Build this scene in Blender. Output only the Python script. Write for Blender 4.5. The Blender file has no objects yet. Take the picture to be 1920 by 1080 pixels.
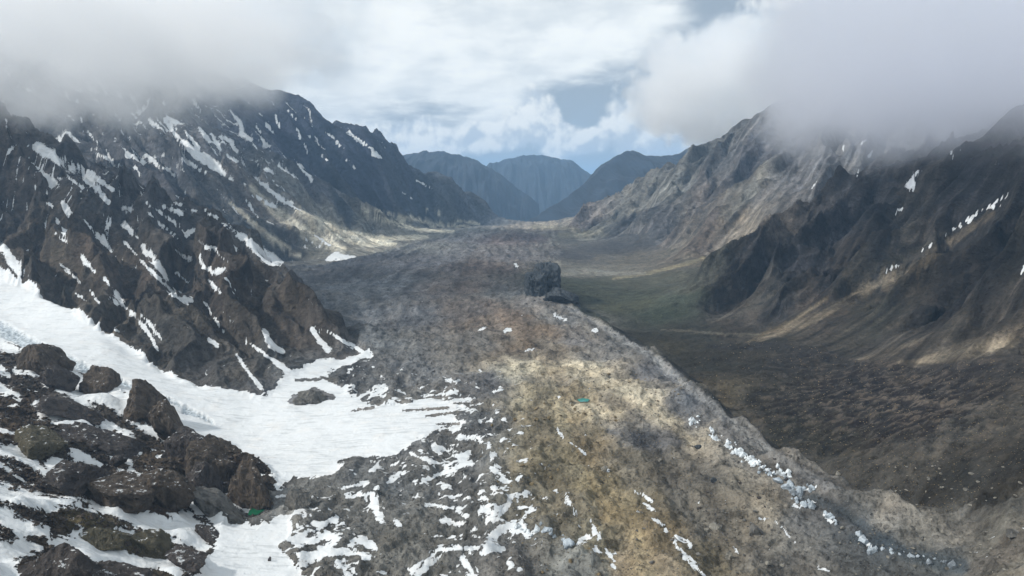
import bpy, math, random
import numpy as np
from mathutils import Vector

# ------------------------------------------------------------------ camera, sky, sun, exposure
SC = bpy.context.scene
COL = SC.collection
FPX = 1300.0                                   # focal length in pixels of the 1920 px wide photograph
PITCH = math.atan(190.0 / FPX)
cam_data = bpy.data.cameras.new('camera')
cam_data.sensor_width = 36.0
cam_data.lens = 36.0 * FPX / 1920.0
cam_data.clip_start = 1.0
cam_data.clip_end = 90000.0
cam = bpy.data.objects.new('camera', cam_data)
COL.objects.link(cam)
cam.rotation_euler = (math.pi / 2 - PITCH, 0, 0)
SC.camera = cam

SUN_EL, SUN_AZ = math.radians(38), math.radians(-100)     # azimuth from +Y (view direction), negative = left
SUN_STRENGTH = 4.0
CLOUD_SKY = 1.04
HAZE = 1.0 / 34000.0
SC.view_settings.view_transform = 'Standard'
SC.view_settings.look = 'None'
SC.view_settings.exposure = 0.0
SC.view_settings.gamma = 1.0
SC.view_settings.use_curve_mapping = False
SC.render.engine = 'CYCLES'
SC.cycles.use_denoising = True
SC.cycles.max_bounces = 16
SC.cycles.volume_bounces = 14
SC.cycles.adaptive_threshold = 0.025
SC.cycles.diffuse_bounces = 2
SC.cycles.volume_step_rate = 0.3
SC.cycles.volume_max_steps = 256

def dir_of(u, v):
    a, b = (u - 960) / FPX, (540 - v) / FPX
    c, s = math.cos(PITCH), math.sin(PITCH)
    d = Vector((a, c + b * s, -s + b * c))
    return d.normalized()

class NT:
    def __init__(self, tree):
        self.t = tree; tree.nodes.clear()
    def n(self, typ, props=None, **inp):
        nd = self.t.nodes.new(typ)
        for k, v in (props or {}).items(): setattr(nd, k, v)
        for k, v in inp.items():
            k2 = int(k[1:]) if k[0] == 'i' and k[1:].isdigit() else k.replace('_', ' ')
            self.set(nd, k2, v)
        return nd
    def set(self, nd, k, v):
        s = nd.inputs[k]
        if isinstance(v, bpy.types.NodeSocket): self.t.links.new(v, s)
        elif isinstance(v, bpy.types.Node): self.t.links.new(v.outputs[0], s)
        else: s.default_value = v
    def math(self, op, a, b=None, c=None, clamp=False):
        nd = self.n('ShaderNodeMath', {'operation': op, 'use_clamp': clamp})
        self.set(nd, 0, a)
        if b is not None: self.set(nd, 1, b)
        if c is not None: self.set(nd, 2, c)
        return nd.outputs[0]
    def vmath(self, op, a, b=None, scale=None):
        nd = self.n('ShaderNodeVectorMath', {'operation': op})
        self.set(nd, 0, a)
        if b is not None: self.set(nd, 1, b)
        if scale is not None: self.set(nd, 'Scale', scale)
        return nd.outputs['Value'] if op in ('LENGTH', 'DOT_PRODUCT', 'DISTANCE') else nd.outputs[0]
    def noise(self, vec, scale, detail=4, rough=0.5, dist=0.0, typ='FBM'):
        nd = self.n('ShaderNodeTexNoise', {'noise_dimensions': '3D'}, Vector=vec, Scale=scale, Detail=detail, Roughness=rough, Distortion=dist)
        return nd.outputs['Fac']
    def ramp(self, f, lo, hi, smooth=True):
        nd = self.n('ShaderNodeMapRange', {'interpolation_type': 'SMOOTHSTEP' if smooth else 'LINEAR'}, Value=f)
        self.set(nd, 'From Min', lo); self.set(nd, 'From Max', hi)
        return nd.outputs[0]
    def mix(self, f, a, b):
        nd = self.n('ShaderNodeMix', {'data_type': 'RGBA'})
        self.set(nd, 0, f); self.set(nd, 6, a); self.set(nd, 7, b)
        return nd.outputs[2]

def lin(c):
    r = []
    for x in c[:3]:
        x = x / 255.0
        r.append(x / 12.92 if x <= 0.04045 else ((x + 0.055) / 1.055) ** 2.4)
    return r
def rgba(c): return (*lin(c), 1.0)

# sky: Nishita blue behind a broken deck of cloud (pattern laid out by direction in the sky)
world = bpy.data.worlds.new('World'); SC.world = world; world.use_nodes = True
w = NT(world.node_tree)
sky = w.n('ShaderNodeTexSky', {'sky_type': 'NISHITA', 'sun_disc': False, 'sun_elevation': SUN_EL,
                               'sun_rotation': SUN_AZ, 'altitude': 3500.0, 'air_density': 1.0, 'dust_density': 1.5})
bg_sky = w.n('ShaderNodeBackground', Color=sky.outputs[0], Strength=0.11)
dirn = w.n('ShaderNodeTexCoord').outputs['Generated']
sep = w.n('ShaderNodeSeparateXYZ', Vector=dirn)
elz = w.math('MAXIMUM', sep.outputs['Z'], 0.0)
inv = w.math('DIVIDE', 1.0, w.math('ADD', elz, 0.16))
flat = w.n('ShaderNodeCombineXYZ', X=w.math('MULTIPLY', sep.outputs['X'], inv), Y=w.math('MULTIPLY', sep.outputs['Y'], inv), Z=w.math('MULTIPLY', elz, 2.0))
n1 = w.noise(flat, 1.1, 6, 0.55, 0.2)
n2 = w.noise(dirn, 9.0, 5, 0.55, 0.3)
n3 = w.noise(flat, 3.2, 6, 0.55, 0.1)
def bump(u, v, r, sq=1.0):
    d = dir_of(u, v)
    q = w.vmath('SUBTRACT', dirn, tuple(d))
    q = w.vmath('MULTIPLY', q, (1.0, 1.0, sq))
    return w.math('SUBTRACT', 1.0, w.math('DIVIDE', w.vmath('LENGTH', q), r))
cover = w.math('ADD', w.math('MULTIPLY', n1, 1.0), w.math('MULTIPLY', n3, 0.5))
# openings towards the valley end and to the right of it, thicker bank to the left and overhead
for u, v, r, sq, k in ((1150, 200, 0.20, 1.8, -0.55), (1000, 340, 0.30, 3.2, -0.50), (1400, 40, 0.16, 1.0, -0.28), (780, 215, 0.13, 3.0, -0.3),
                       (300, 60, 0.6, 1.0, 0.35), (1030, 90, 0.22, 1.3, 0.22), (1100, 100, 0.2, 2.0, 0.15)):
    b_ = w.ramp(bump(u, v, r, sq), 0.0, 1.0)
    cover = w.math('ADD', cover, w.math('MULTIPLY', b_, k))
fac = w.ramp(cover, 0.52, 0.84)
shade = w.ramp(w.math('ADD', w.math('MULTIPLY', n3, 0.6), w.math('MULTIPLY', n2, 0.5)), 0.38, 0.72)
cloudcol = w.mix(shade, (0.70, 0.76, 0.80, 1), (0.98, 1.01, 1.0, 1))
bg_gap = w.n('ShaderNodeBackground', Color=(0.44, 0.52, 0.59, 1), Strength=CLOUD_SKY * 0.85)   # high thin grey-blue deck seen through gaps
sky_mix = w.n('ShaderNodeMixShader', Fac=0.88, i1=bg_sky.outputs[0], i2=bg_gap.outputs[0])
bg_cl = w.n('ShaderNodeBackground', Color=cloudcol, Strength=CLOUD_SKY)
m1 = w.n('ShaderNodeMixShader', Fac=fac, i1=sky_mix.outputs[0], i2=bg_cl.outputs[0])
# distant cumulus heads above the end of the valley
cum = None
for u, v, r, sq in ((1000, 225, 0.050, 1.0), (1040, 262, 0.060, 1.8), (1090, 268, 0.05, 2.0), (960, 255, 0.05, 2.0), (860, 262, 0.055, 2.2), (785, 252, 0.065, 2.2),
                    (730, 262, 0.05, 1.6), (700, 275, 0.05, 1.6), (905, 248, 0.03, 1.3), (1250, 245, 0.09, 1.0), (1330, 190, 0.10, 1.0), (1420, 120, 0.085, 1.0),
                    (1190, 235, 0.03, 1.0), (1300, 270, 0.10, 1.4), (1470, 100, 0.07, 1.2), (1480, 180, 0.12, 1.0)):
    b_ = bump(u, v, r, sq)
    cum = b_ if cum is None else w.math('MAXIMUM', cum, b_)
nc = w.noise(dirn, 19.0, 6, 0.52, 0.0)
nd_ = w.noise(w.vmath('ADD', dirn, (-0.006, 0, 0.012)), 19.0, 6, 0.52, 0.0)
cdens = w.math('ADD', cum, w.math('MULTIPLY', w.math('SUBTRACT', nc, 0.5), 1.9))
cfac = w.ramp(cdens, 0.0, 0.36)
rel = w.ramp(w.math('SUBTRACT', nc, nd_), -0.09, 0.08)
ccol = w.mix(rel, (0.58, 0.66, 0.74, 1), (1.0, 1.02, 1.0, 1))
bg_cu = w.n('ShaderNodeBackground', Color=ccol, Strength=CLOUD_SKY * 0.97)
m2 = w.n('ShaderNodeMixShader', Fac=w.math('MULTIPLY', cfac, 0.92), i1=m1.outputs[0], i2=bg_cu.outputs[0])
w.n('ShaderNodeOutputWorld', Surface=m2.outputs[0])
world.cycles.sampling_method = 'MANUAL'; world.cycles.sample_map_resolution = 512

sd = bpy.data.lights.new('sun', 'SUN'); sd.energy = SUN_STRENGTH; sd.angle = math.radians(3); sd.color = (1.0, 0.96, 0.9)
sun = bpy.data.objects.new('sun', sd); COL.objects.link(sun)
sv = Vector((math.sin(SUN_AZ) * math.cos(SUN_EL), math.cos(SUN_AZ) * math.cos(SUN_EL), math.sin(SUN_EL)))
sun.rotation_euler = sv.to_track_quat('Z', 'Y').to_euler()
sun.location = (-500, 0, 1500)

# ------------------------------------------------------------------ numeric helpers
CP, SP = math.cos(PITCH), math.sin(PITCH)
def ray(u, v):                                  # returns x/Y and z/Y of the line of sight
    a, b = (u - 960) / FPX, (540 - v) / FPX
    den = CP + b * SP
    return a / den, (-SP + b * CP) / den
def pt(u, v, Y):                                # pixel + distance -> world point
    s, e = ray(u, v); return s * Y, Y, e * Y
def ptz(u, v, z):                               # pixel + height -> world point
    s, e = ray(u, v); Y = z / e; return s * Y, Y, z
def proj(x, y, z):
    dep = y * CP - z * SP
    return 960 + FPX * x / dep, 540 - FPX * (y * SP + z * CP) / dep

rng = np.random.RandomState(7)
PERM = rng.permutation(256).astype(np.int32); PERM = np.concatenate([PERM, PERM])
ANG = rng.rand(256) * 2 * np.pi
GX, GY = np.cos(ANG).astype(np.float32), np.sin(ANG).astype(np.float32)
def gn(x, y, seed=0):                           # gradient noise about -0.7..0.7
    x = np.asarray(x, np.float32) + seed * 17.13; y = np.asarray(y, np.float32) + seed * 31.7
    xi = np.floor(x).astype(np.int32); yi = np.floor(y).astype(np.int32)
    fx = x - xi; fy = y - yi
    u = fx * fx * fx * (fx * (fx * 6 - 15) + 10); v = fy * fy * fy * (fy * (fy * 6 - 15) + 10)
    xi &= 255; yi &= 255
    x1 = (xi + 1) & 255; y1 = (yi + 1) & 255
    h00 = PERM[PERM[xi] + yi]; h10 = PERM[PERM[x1] + yi]; h01 = PERM[PERM[xi] + y1]; h11 = PERM[PERM[x1] + y1]
    n00 = GX[h00] * fx + GY[h00] * fy; n10 = GX[h10] * (fx - 1) + GY[h10] * fy
    n01 = GX[h01] * fx + GY[h01] * (fy - 1); n11 = GX[h11] * (fx - 1) + GY[h11] * (fy - 1)
    a = n00 + u * (n10 - n00); b = n01 + u * (n11 - n01)
    return (a + v * (b - a)) * 1.5
def fbm(x, y, oct=4, seed=0, gain=0.5):
    t = 0; a = 1.0; f = 1.0; s = 0
    for o in range(oct):
        t = t + a * gn(x * f, y * f, seed + o); s += a; a *= gain; f *= 2.03
    return t / s
def sstep(x, a, b):
    t = np.clip((x - a) / (b - a), 0, 1); return t * t * (3 - 2 * t)

# ------------------------------------------------------------------ control points of the ground: (u, v, distance) or (u, v, 'z', height)
Z0 = -400.0
CTRL = []
def C(*rows):
    for r in rows:
        if r[2] == 'z': CTRL.append(ptz(r[0], r[1], r[3]))
        else: CTRL.append(pt(*r))
def W(*rows): CTRL.extend(rows)
z = 'z'
# glacier and valley floor
C((700, 1150, z, -400), (1000, 1150, z, -396), (1300, 1150, z, -396), (600, 1000, z, -400), (800, 1000, z, -396), (1000, 1000, z, -394), (1200, 1000, z, -394),
  (1400, 1000, z, -396), (550, 880, z, -401), (700, 880, z, -399), (850, 880, z, -395), (1000, 880, z, -392), (1150, 880, z, -390), (1300, 880, z, -394),
  (700, 780, z, -399), (850, 780, z, -396), (1000, 780, z, -390), (1150, 780, z, -388), (1270, 780, z, -392), (740, 690, z, -402), (850, 690, z, -396), (1000, 690, z, -388),
  (1150, 690, z, -388), (700, 620, z, -402), (800, 620, z, -394), (950, 620, z, -386), (1080, 620, z, -388), (670, 570, z, -398), (800, 560, z, -388), (950, 560, z, -380),
  (800, 510, z, -376), (930, 510, z, -370), (850, 470, z, -368), (950, 465, z, -362), (900, 440, z, -362), (960, 432, z, -368), (980, 422, z, -390), (880, 428, z, -372), (1020, 440, z, -385),
  (920, 425, z, -385), (960, 416, z, -400), (1010, 418, z, -400), (1060, 432, z, -400), (1040, 450, z, -400))
C((600, 556, z, -395), (700, 497, z, -386), (800, 458, z, -374), (860, 436, z, -370))          # left moraine crest
C((570, 530, z, -414), (640, 500, z, -414), (720, 472, z, -410), (790, 450, z, -405))          # trough behind it
# right moraine crest and trough behind
C((1000, 500, z, -374), (1000, 530, z, -378), (1010, 555, z, -382), (1060, 575, z, -383), (1130, 612, z, -383), (1230, 668, z, -383), (1320, 738, z, -383), (1390, 795, z, -383), (1490, 864, z, -384),
  (1580, 910, z, -384), (1650, 945, z, -384))
for (u, v) in ((1060, 560), (1130, 600), (1230, 660), (1320, 730), (1390, 790), (1490, 860), (1580, 905), (1650, 940)):
    x, y, zz = ptz(u, v, -379); W((x + y * 0.001, y, zz)); W((x + 0.022 * y, y * 1.015, -424))
C((1080, 520, z, -408), (1090, 480, z, -404), (1180, 560, z, -408), (1280, 590, z, -406), (1250, 625, z, -412), (1400, 690, z, -408), (1060, 500, z, -405))
W((-700, 450, -395), (0, 420, -398), (250, 420, -398), (0, 9500, -900), (2000, 9500, -900), (-1500, 9700, -700), (0, 12000, -1100), (-600, 9000, -600), (500, 9000, -560))
# L1, the near ribbed ridge
C((690, 665, z, -399), (600, 570, 1900), (525, 490, 2150), (455, 445, 2330), (380, 400, 2500), (250, 335, 2700), (130, 275, 2850), (0, 205, 3000), (-200, 120, 3200), (-450, 30, 3400),
  (0, 510, 2000), (130, 570, 1750), (250, 660, 1500), (330, 712, 1370), (400, 730, 1310), (490, 742, 1300), (560, 700, z, -396), (640, 672, z, -398), (-200, 430, 2250), (-450, 350, 2300),
  (300, 520, 2050), (430, 600, 1720), (150, 420, 2350), (20, 350, 2600))
C((640, 618, 2020), (580, 575, 2250), (520, 548, 2500), (380, 480, 3000), (250, 430, 3300), (100, 380, 3550), (-150, 330, 3700))
# L2, the mountain behind
C((530, 494, 3700), (640, 490, z, -400), (740, 465, z, -402), (800, 452, z, -400), (860, 440, z, -400), (450, 400, 4000), (380, 330, 4300), (330, 235, 4800), (560, 400, 4650), (480, 320, 5000), (430, 200, 5600),
  (200, 300, 4200), (0, 180, 4500), (240, 180, 4900), (640, 435, 4700), (700, 410, 5600), (120, 150, 5200), (-250, 150, 4300), (-300, 60, 5200), (560, 450, 4200), (400, 440, 3650), (680, 455, 4600), (760, 440, 5500))
# L3, the dark peak
C((540, 198, 6700), (620, 238, 6900), (690, 265, 7100), (760, 302, 7350), (830, 345, 7600), (885, 382, 7900), (930, 413, 8200), (480, 180, 6700), (400, 150, 6500), (250, 100, 6300), (690, 330, 8600), (830, 395, 9100), (540, 280, 8500),
  (600, 300, 6300), (700, 330, 6700), (650, 380, 5900), (800, 392, 7100), (750, 418, 6400), (870, 424, 7300), (540, 260, 6300))
# L0, the rocky slope at the lower left
C((0, 640, 1500), (100, 680, 1350), (230, 730, 1230), (340, 800, 1110), (430, 855, 1005), (515, 908, z, -402), (0, 575, 1780), (200, 650, 1470), (350, 730, 1300), (450, 800, 1160), (100, 620, 1600), (300, 715, 1330),
  (60, 655, 1390), (240, 742, 1150), (350, 806, 1050), (430, 838, 975), (490, 885, 930), (478, 958, z, -403), (0, 760, 1000), (0, 900, 720), (200, 800, 1000), (200, 900, 800), (200, 1000, 650), (200, 1080, 560),
  (400, 1000, 745), (350, 900, 880), (400, 1080, 650), (530, 1000, z, -401), (570, 1080, z, -401), (-200, 720, 1000), (-200, 900, 600), (-200, 1080, 420), (0, 1080, 480), (100, 1200, 430), (300, 1200, 520), (-450, 700, 900))
# R3, the far right mountain
C((1075, 434, 6500), (1110, 455, z, -402), (1260, 480, z, -398), (1240, 497, z, -402), (1150, 525, z, -405), (1110, 400, 6400), (1150, 385, 6200), (1200, 360, 6000), (1270, 320, 5700), (1330, 290, 5500), (1400, 250, 5200),
  (1490, 215, 4850), (1560, 190, 4700), (1700, 120, 4600), (1950, 60, 4300), (1200, 425, 5200), (1300, 400, 4700), (1400, 350, 4400), (1500, 300, 4000), (1600, 255, 3900), (1350, 452, 3700), (1450, 400, 3500), (1330, 470, 3500),
  (1150, 440, 5500), (1700, 230, 3900), (1900, 200, 3600), (1390, 458, 3450), (1250, 345, 7200), (1400, 310, 6700), (1560, 260, 6200), (1800, 230, 5800), (1250, 455, 4450))
# R2, the dark spur
C((1640, 300, 2900), (1720, 305, 2800), (1560, 350, 2750), (1480, 420, 2600), (1390, 475, 2450), (1320, 545, 2300), (1330, 607, z, -405), (1400, 628, z, -406), (1500, 500, 2260), (1450, 570, 2060), (1600, 450, 2360), (1600, 400, 2500),
  (1330, 520, 2800), (1400, 480, 3000), (1490, 445, 3050), (1560, 400, 3350), (1640, 350, 3450), (1800, 290, 3000), (1900, 260, 3100))
# R1, the near right slopes
C((1920, 330, 1950), (1850, 375, 1980), (1800, 318, 2350), (1920, 220, 2400), (1750, 400, 2150), (1700, 480, 2020), (1600, 545, 1960), (1500, 603, 1900), (1410, 642, z, -406), (1850, 480, 1720), (1920, 450, 1560), (1850, 560, 1510),
  (1700, 600, 1610), (1650, 650, 1600), (1600, 678, 1540), (1920, 600, 1300), (1800, 625, 1400), (1920, 680, 1150), (1750, 682, 1360), (1920, 760, 950), (1750, 780, 1010), (1920, 850, 790), (1700, 850, 905), (1600, 862, 960),
  (1500, 780, 1190), (1400, 722, 1370), (1920, 940, 690), (1750, 930, 790), (1820, 970, 720), (1920, 1080, 560), (1750, 1080, 620), (1600, 1080, z, -388), (2200, 200, 2000), (2200, 500, 1300), (2200, 700, 900), (2200, 1000, 500), (2000, 1200, 450),
  (2200, 300, 2600), (1520, 1080, z, -392), (1500, 980, z, -390))
CTRL = np.array(CTRL, np.float64)
K = np.stack([CTRL[:, 0] / CTRL[:, 1], np.log(CTRL[:, 1])], 1)
def kern(d2): return np.sqrt(d2 + 0.018 ** 2)
n = len(K)
D2 = ((K[:, None] - K[None]) ** 2).sum(-1)
A = np.zeros((n + 3, n + 3)); A[:n, :n] = kern(D2) - np.eye(n) * 0.004
A[:n, n] = 1; A[:n, n + 1:] = K; A[n, :n] = 1; A[n + 1:, :n] = K.T
wts = np.linalg.solve(A, np.concatenate([CTRL[:, 2], np.zeros(3)]))

# ------------------------------------------------------------------ ground grid, finer near than far
S0, S1, NC_ = -0.93, 0.93, 1100
L0_, L1_, NR = math.log(400.0), math.log(11500.0), 980
sg = np.linspace(S0, S1, NC_).astype(np.float32)
lg = np.linspace(L0_, L1_, NR).astype(np.float32)
S, L = np.meshgrid(sg, lg)
Z = np.full(S.shape, wts[n] , np.float32) + (wts[n + 1] * S + wts[n + 2] * L).astype(np.float32)
for k in range(n):
    Z += np.float32(wts[k]) * np.sqrt((S - np.float32(K[k, 0])) ** 2 + (L - np.float32(K[k, 1])) ** 2 + np.float32(0.018 ** 2))
Yg = np.exp(L); Xg = S * Yg
Zm = Z.copy()

def inpoly(px, py, poly):
    poly = np.asarray(poly, np.float32); c = np.zeros(px.shape, bool)
    j = len(poly) - 1
    for i in range(len(poly)):
        xi, yi = poly[i]; xj, yj = poly[j]
        if yi != yj:
            c ^= ((yi > py) != (yj > py)) & (px < (xj - xi) * (py - yi) / (yj - yi) + xi)
        j = i
    return c
def plan(rows):
    out = []
    for r in rows:
        x, y, zz = ptz(r[0], r[1], r[3]) if r[2] == 'z' else pt(*r)
        out.append((x / y, math.log(y)))
    return out
wob = 0.006
Sw = S + wob * fbm(S * 40, L * 40, 4, 3) + 0.003 * gn(S * 260, L * 260, 9)
Lw = L + 1.6 * wob * fbm(S * 40, L * 40, 4, 11) + 0.004 * gn(S * 260, L * 260, 19)
REG = np.zeros(S.shape, np.int8)
POLY = {}
POLY['ridge'] = plan([(-900, 380, 2300), (-200, 440, 2230), (0, 512, 1995), (60, 520, 1890), (130, 575, 1745), (250, 662, 1497), (330, 713, 1368), (400, 731, 1308), (490, 743, 1296), (525, 714, z, -398), (560, 698, z, -398), (600, 680, z, -399),
   (640, 674, z, -399), (690, 664, z, -400), (664, 632, 1830), (655, 622, 1990), (590, 572, 2300), (530, 550, 2520), (380, 480, 3000), (250, 430, 3300), (100, 380, 3550), (-150, 330, 3700), (-900, 300, 3800)])
POLY['mountain'] = plan([(-150, 330, 3700), (100, 380, 3550), (250, 430, 3300), (400, 480, 3150), (480, 495, 3450), (530, 494, 3690), (600, 492, z, -402), (640, 489, z, -401), (690, 478, z, -401), (740, 466, z, -402), (800, 453, z, -400), (860, 440, z, -400), (880, 430, z, -400), (760, 415, 6350), (640, 400, 5850), (560, 310, 6000), (430, 190, 5800), (300, 60, 6000), (-900, 0, 6000), (-900, 300, 3800)])
POLY['peak'] = plan([(-900, 0, 6000), (300, 60, 6000), (430, 190, 5800), (560, 310, 6000), (640, 400, 5850), (760, 415, 6350), (880, 430, z, -400), (905, 421, z, -402), (932, 413, 8200), (930, 420, 9500), (940, 400, 12500), (-900, 0, 12500)])
POLY['slope'] = plan([(-900, 560, 1650), (0, 640, 1490), (60, 652, 1400), (150, 700, 1290), (230, 733, 1190), (290, 745, 1150), (340, 785, 1090), (390, 812, 1040), (440, 845, 985), (490, 868, 950), (518, 905, z, -402), (510, 935, z, -402), (492, 962, z, -403), (470, 972, z, -403), (420, 985, 790), (400, 1025, 720), (370, 1060, 670), (360, 1250, 520), (300, 1500, 380), (-900, 1500, 380)])
POLY['far_right'] = plan([(1062, 436, z, -402), (1075, 445, z, -402), (1110, 457, z, -402), (1180, 452, z, -401), (1262, 470, 4100), (1230, 497, z, -402), (1270, 490, 3600), (1330, 485, 3420), (1400, 475, 3250), (1490, 440, 3120), (1560, 400, 3380), (1640, 350, 3480), (1800, 300, 3400), (2400, 200, 3400), (2400, 0, 12500), (1040, 400, 12500), (1050, 420, 7600)])
POLY['spur'] = plan([(1300, 560, 2420), (1322, 590, 2150), (1335, 610, z, -406), (1365, 606, z, -406), (1420, 560, 2110), (1460, 540, 2110), (1430, 580, 2010), (1400, 615, z, -400), (1450, 610, 1930), (1560, 540, 2060), (1650, 450, 2230), (1720, 350, 2500), (1790, 315, 2420), (2400, 250, 2450), (2400, 230, 3400), (1800, 300, 3400), (1640, 350, 3480), (1560, 400, 3380), (1490, 440, 3120), (1400, 480, 2950), (1330, 520, 2750)])
POLY['right_slope'] = plan([(1410, 645, z, -406), (1460, 640, 1800), (1560, 660, 1620), (1640, 690, 1500), (1760, 700, 1300), (2100, 640, 1080), (2400, 500, 1000), (2400, 250, 2450), (1790, 315, 2420), (1720, 350, 2500), (1650, 450, 2230), (1560, 540, 2060), (1450, 610, 1930)])
mor = [ptz(u, v, -381) for (u, v) in ((1050, 556), (1060, 562), (1130, 602), (1230, 662), (1320, 732), (1390, 792), (1490, 862), (1580, 907), (1650, 942), (1700, 975), (1760, 990), (1900, 980), (2200, 960))]
right_side = [(x / y + 0.002, math.log(y)) for x, y, _ in mor] + [(1.5, 6.2), (1.5, 9.6)] + plan([(1050, 420, 8400), (1040, 440, z, -400), (1052, 470, z, -402), (1052, 500, z, -405)])
REGN = ['glacier', 'snowfield', 'valley', 'ridge', 'mountain', 'peak', 'slope', 'far_right', 'spur', 'right_slope']
REG[inpoly(Sw, Lw, right_side)] = 2
for nm in ('mountain', 'ridge', 'peak', 'slope', 'far_right', 'spur', 'right_slope'):
    REG[inpoly(Sw, Lw, POLY[nm])] = REGN.index(nm)

def blur(a, r):
    k = 2 * r + 1
    for ax in (0, 1):
        p = np.pad(a, [(r + 1, r) if i == ax else (0, 0) for i in (0, 1)], mode='edge')
        c = np.cumsum(p, axis=ax, dtype=np.float64)
        a = ((c[k:] - c[:-k]) if ax == 0 else (c[:, k:] - c[:, :-k])) / k
    return a.astype(np.float32)

# fall-line aligned ribs and gullies: (direction the slope runs down, wavelength, height)
def ribs(ang, lam, amp, stretch=4.0, oct=5, seed=0, warp=0.5, sharp=1.0, gain=0.52):
    ca, sa = math.cos(ang), math.sin(ang)
    al = Xg * ca + Yg * sa; ac = -Xg * sa + Yg * ca
    wv = fbm(Xg / (lam * 2.2), Yg / (lam * 2.2), 3, seed + 50)
    wv2 = fbm(Xg / (lam * 0.5), Yg / (lam * 0.5), 2, seed + 60)
    ac = ac + wv * lam * warp * 1.6 + wv2 * lam * 0.12
    t = 0; a = 1.0; l = lam; tot = 0; prev = 1.0
    for o in range(oct):
        g_ = gn(ac / l, al / (l * stretch), seed + o)
        r = 1 - np.sqrt(g_ * g_ + 0.002) * 1.9
        t = t + a * r * prev; tot += a
        prev = np.clip(0.55 + 0.6 * r, 0.2, 1.1)
        a *= gain; l /= 2.07; stretch *= 1.0
    t = t / tot
    return (t - 0.5) * 2 * amp
def rough(lam, amp, oct=5, seed=0):
    t = 0; a = 1.0; l = lam; tot = 0
    for o in range(oct):
        t = t + a * (1 - np.abs(gn(Xg / l, Yg / l, seed + o)) * 1.8); tot += a; a *= 0.55; l /= 2.1
    return (t / tot - 0.5) * 2 * amp
A_ = math.atan2
relief = np.zeros_like(Z)
def rw(nm, r=6): return blur((REG == REGN.index(nm)).astype(np.float32), r)
G = {}
G['ridge'] = ribs(A_(-1.0, 0.42), 180, 85, 5.0, 6, 1, gain=0.47)
G['mountain'] = ribs(A_(-0.55, 0.85), 340, 150, 5.0, 6, 2, gain=0.47)
G['peak'] = ribs(A_(-0.6, 0.8), 600, 190, 4.5, 6, 3, gain=0.45)
G['slope'] = ribs(A_(0.15, 1.0), 95, 9, 3.0, 6, 4, warp=0.9) + rough(40, 5.5, 6, 77)
G['far_right'] = ribs(A_(-0.5, -0.85), 420, 170, 5.0, 6, 5, gain=0.46)
G['spur'] = ribs(A_(-0.5, -0.85), 220, 120, 4.5, 6, 6, gain=0.48)
G['right_slope'] = ribs(A_(-0.2, -1.0), 210, 120, 5.0, 6, 7, gain=0.47)
ero = np.clip((Zm + 400) / 110, 0.12, 1)            # relief dies out towards the scree at the foot
for nm, g in G.items():
    k = rw(nm, 5)
    if nm in ('slope',): relief += g * k
    elif nm == 'ridge': relief += (g + rough(30, 3.0, 5, 31)) * k * np.clip((Zm + 408) / 60, 0.25, 1)
    elif nm == 'right_slope': relief += g * k * sstep(Zm, -365, -230)
    else: relief += g * k * ero
al_, ac_ = Xg * 0.985 - Yg * 0.17, Xg * 0.17 + Yg * 0.985
k = rw('slope', 5)
for lam_, am_, sd_ in ((70, 11, 401), (38, 6.5, 411), (20, 3.5, 421), (130, 12, 431)):
    q_ = fbm(al_ / (lam_ * 2.1) + 0.3 * gn(Xg / lam_, Yg / lam_, sd_ + 5), ac_ / lam_, 4, sd_)
    relief += 0.55 * k * am_ * (sstep(q_, -0.02, 0.06) + 0.6 * sstep(q_, 0.16, 0.22) - 0.6)
# flat-lying ground
wg = rw('glacier', 4); wv_ = rw('valley', 4)
hum = rough(110, 8.5, 7, 41) + 4.5 * gn(Xg / 260, Yg / 200, 55) + rough(30, 3.6, 5, 45)
hum += 5.0 * sstep(fbm(Xg / 60, Yg / 60, 4, 47), 0.02, 0.16) * (0.4 + gn(Xg / 300, Yg / 300, 49))
far_fade = 1 + 0.6 * sstep(L, math.log(2500), math.log(6000))
cyr = []
for u_, v_ in ((960, 425), (900, 480), (870, 545), (950, 590), (1010, 650), (1080, 720), (1130, 850), (1180, 950), (1220, 1075), (1250, 1250)):
    x_, y_, _ = ptz(u_, v_, -390); cyr.append((y_, x_))
cyr.sort(); XR = Xg - np.interp(Yg, [c[0] for c in cyr], [c[1] for c in cyr]).astype(np.float32)
hum += 9.0 * (0.45 - np.abs(gn(XR / 75 + .5 * gn(Xg / 160, Yg / 160, 601), Yg / 560, 603))) + 5.0 * (0.4 - np.abs(gn(XR / 30 + .6 * gn(Xg / 80, Yg / 80, 605), Yg / 200, 607)))
relief += wg * hum * far_fade
ca, sa = math.cos(0.35), math.sin(0.35)
ter = (1 - np.abs(gn((Xg * -sa + Yg * ca) / 55, (Xg * ca + Yg * sa) / 260, 88)) * 2) * 4.5 + rough(40, 3.0, 5, 90)
meadow = np.exp(-(((S - 0.16) / 0.09) ** 2 + ((L - math.log(2800)) / 0.28) ** 2))
relief += wv_ * ter * (1 - 0.9 * meadow)

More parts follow.
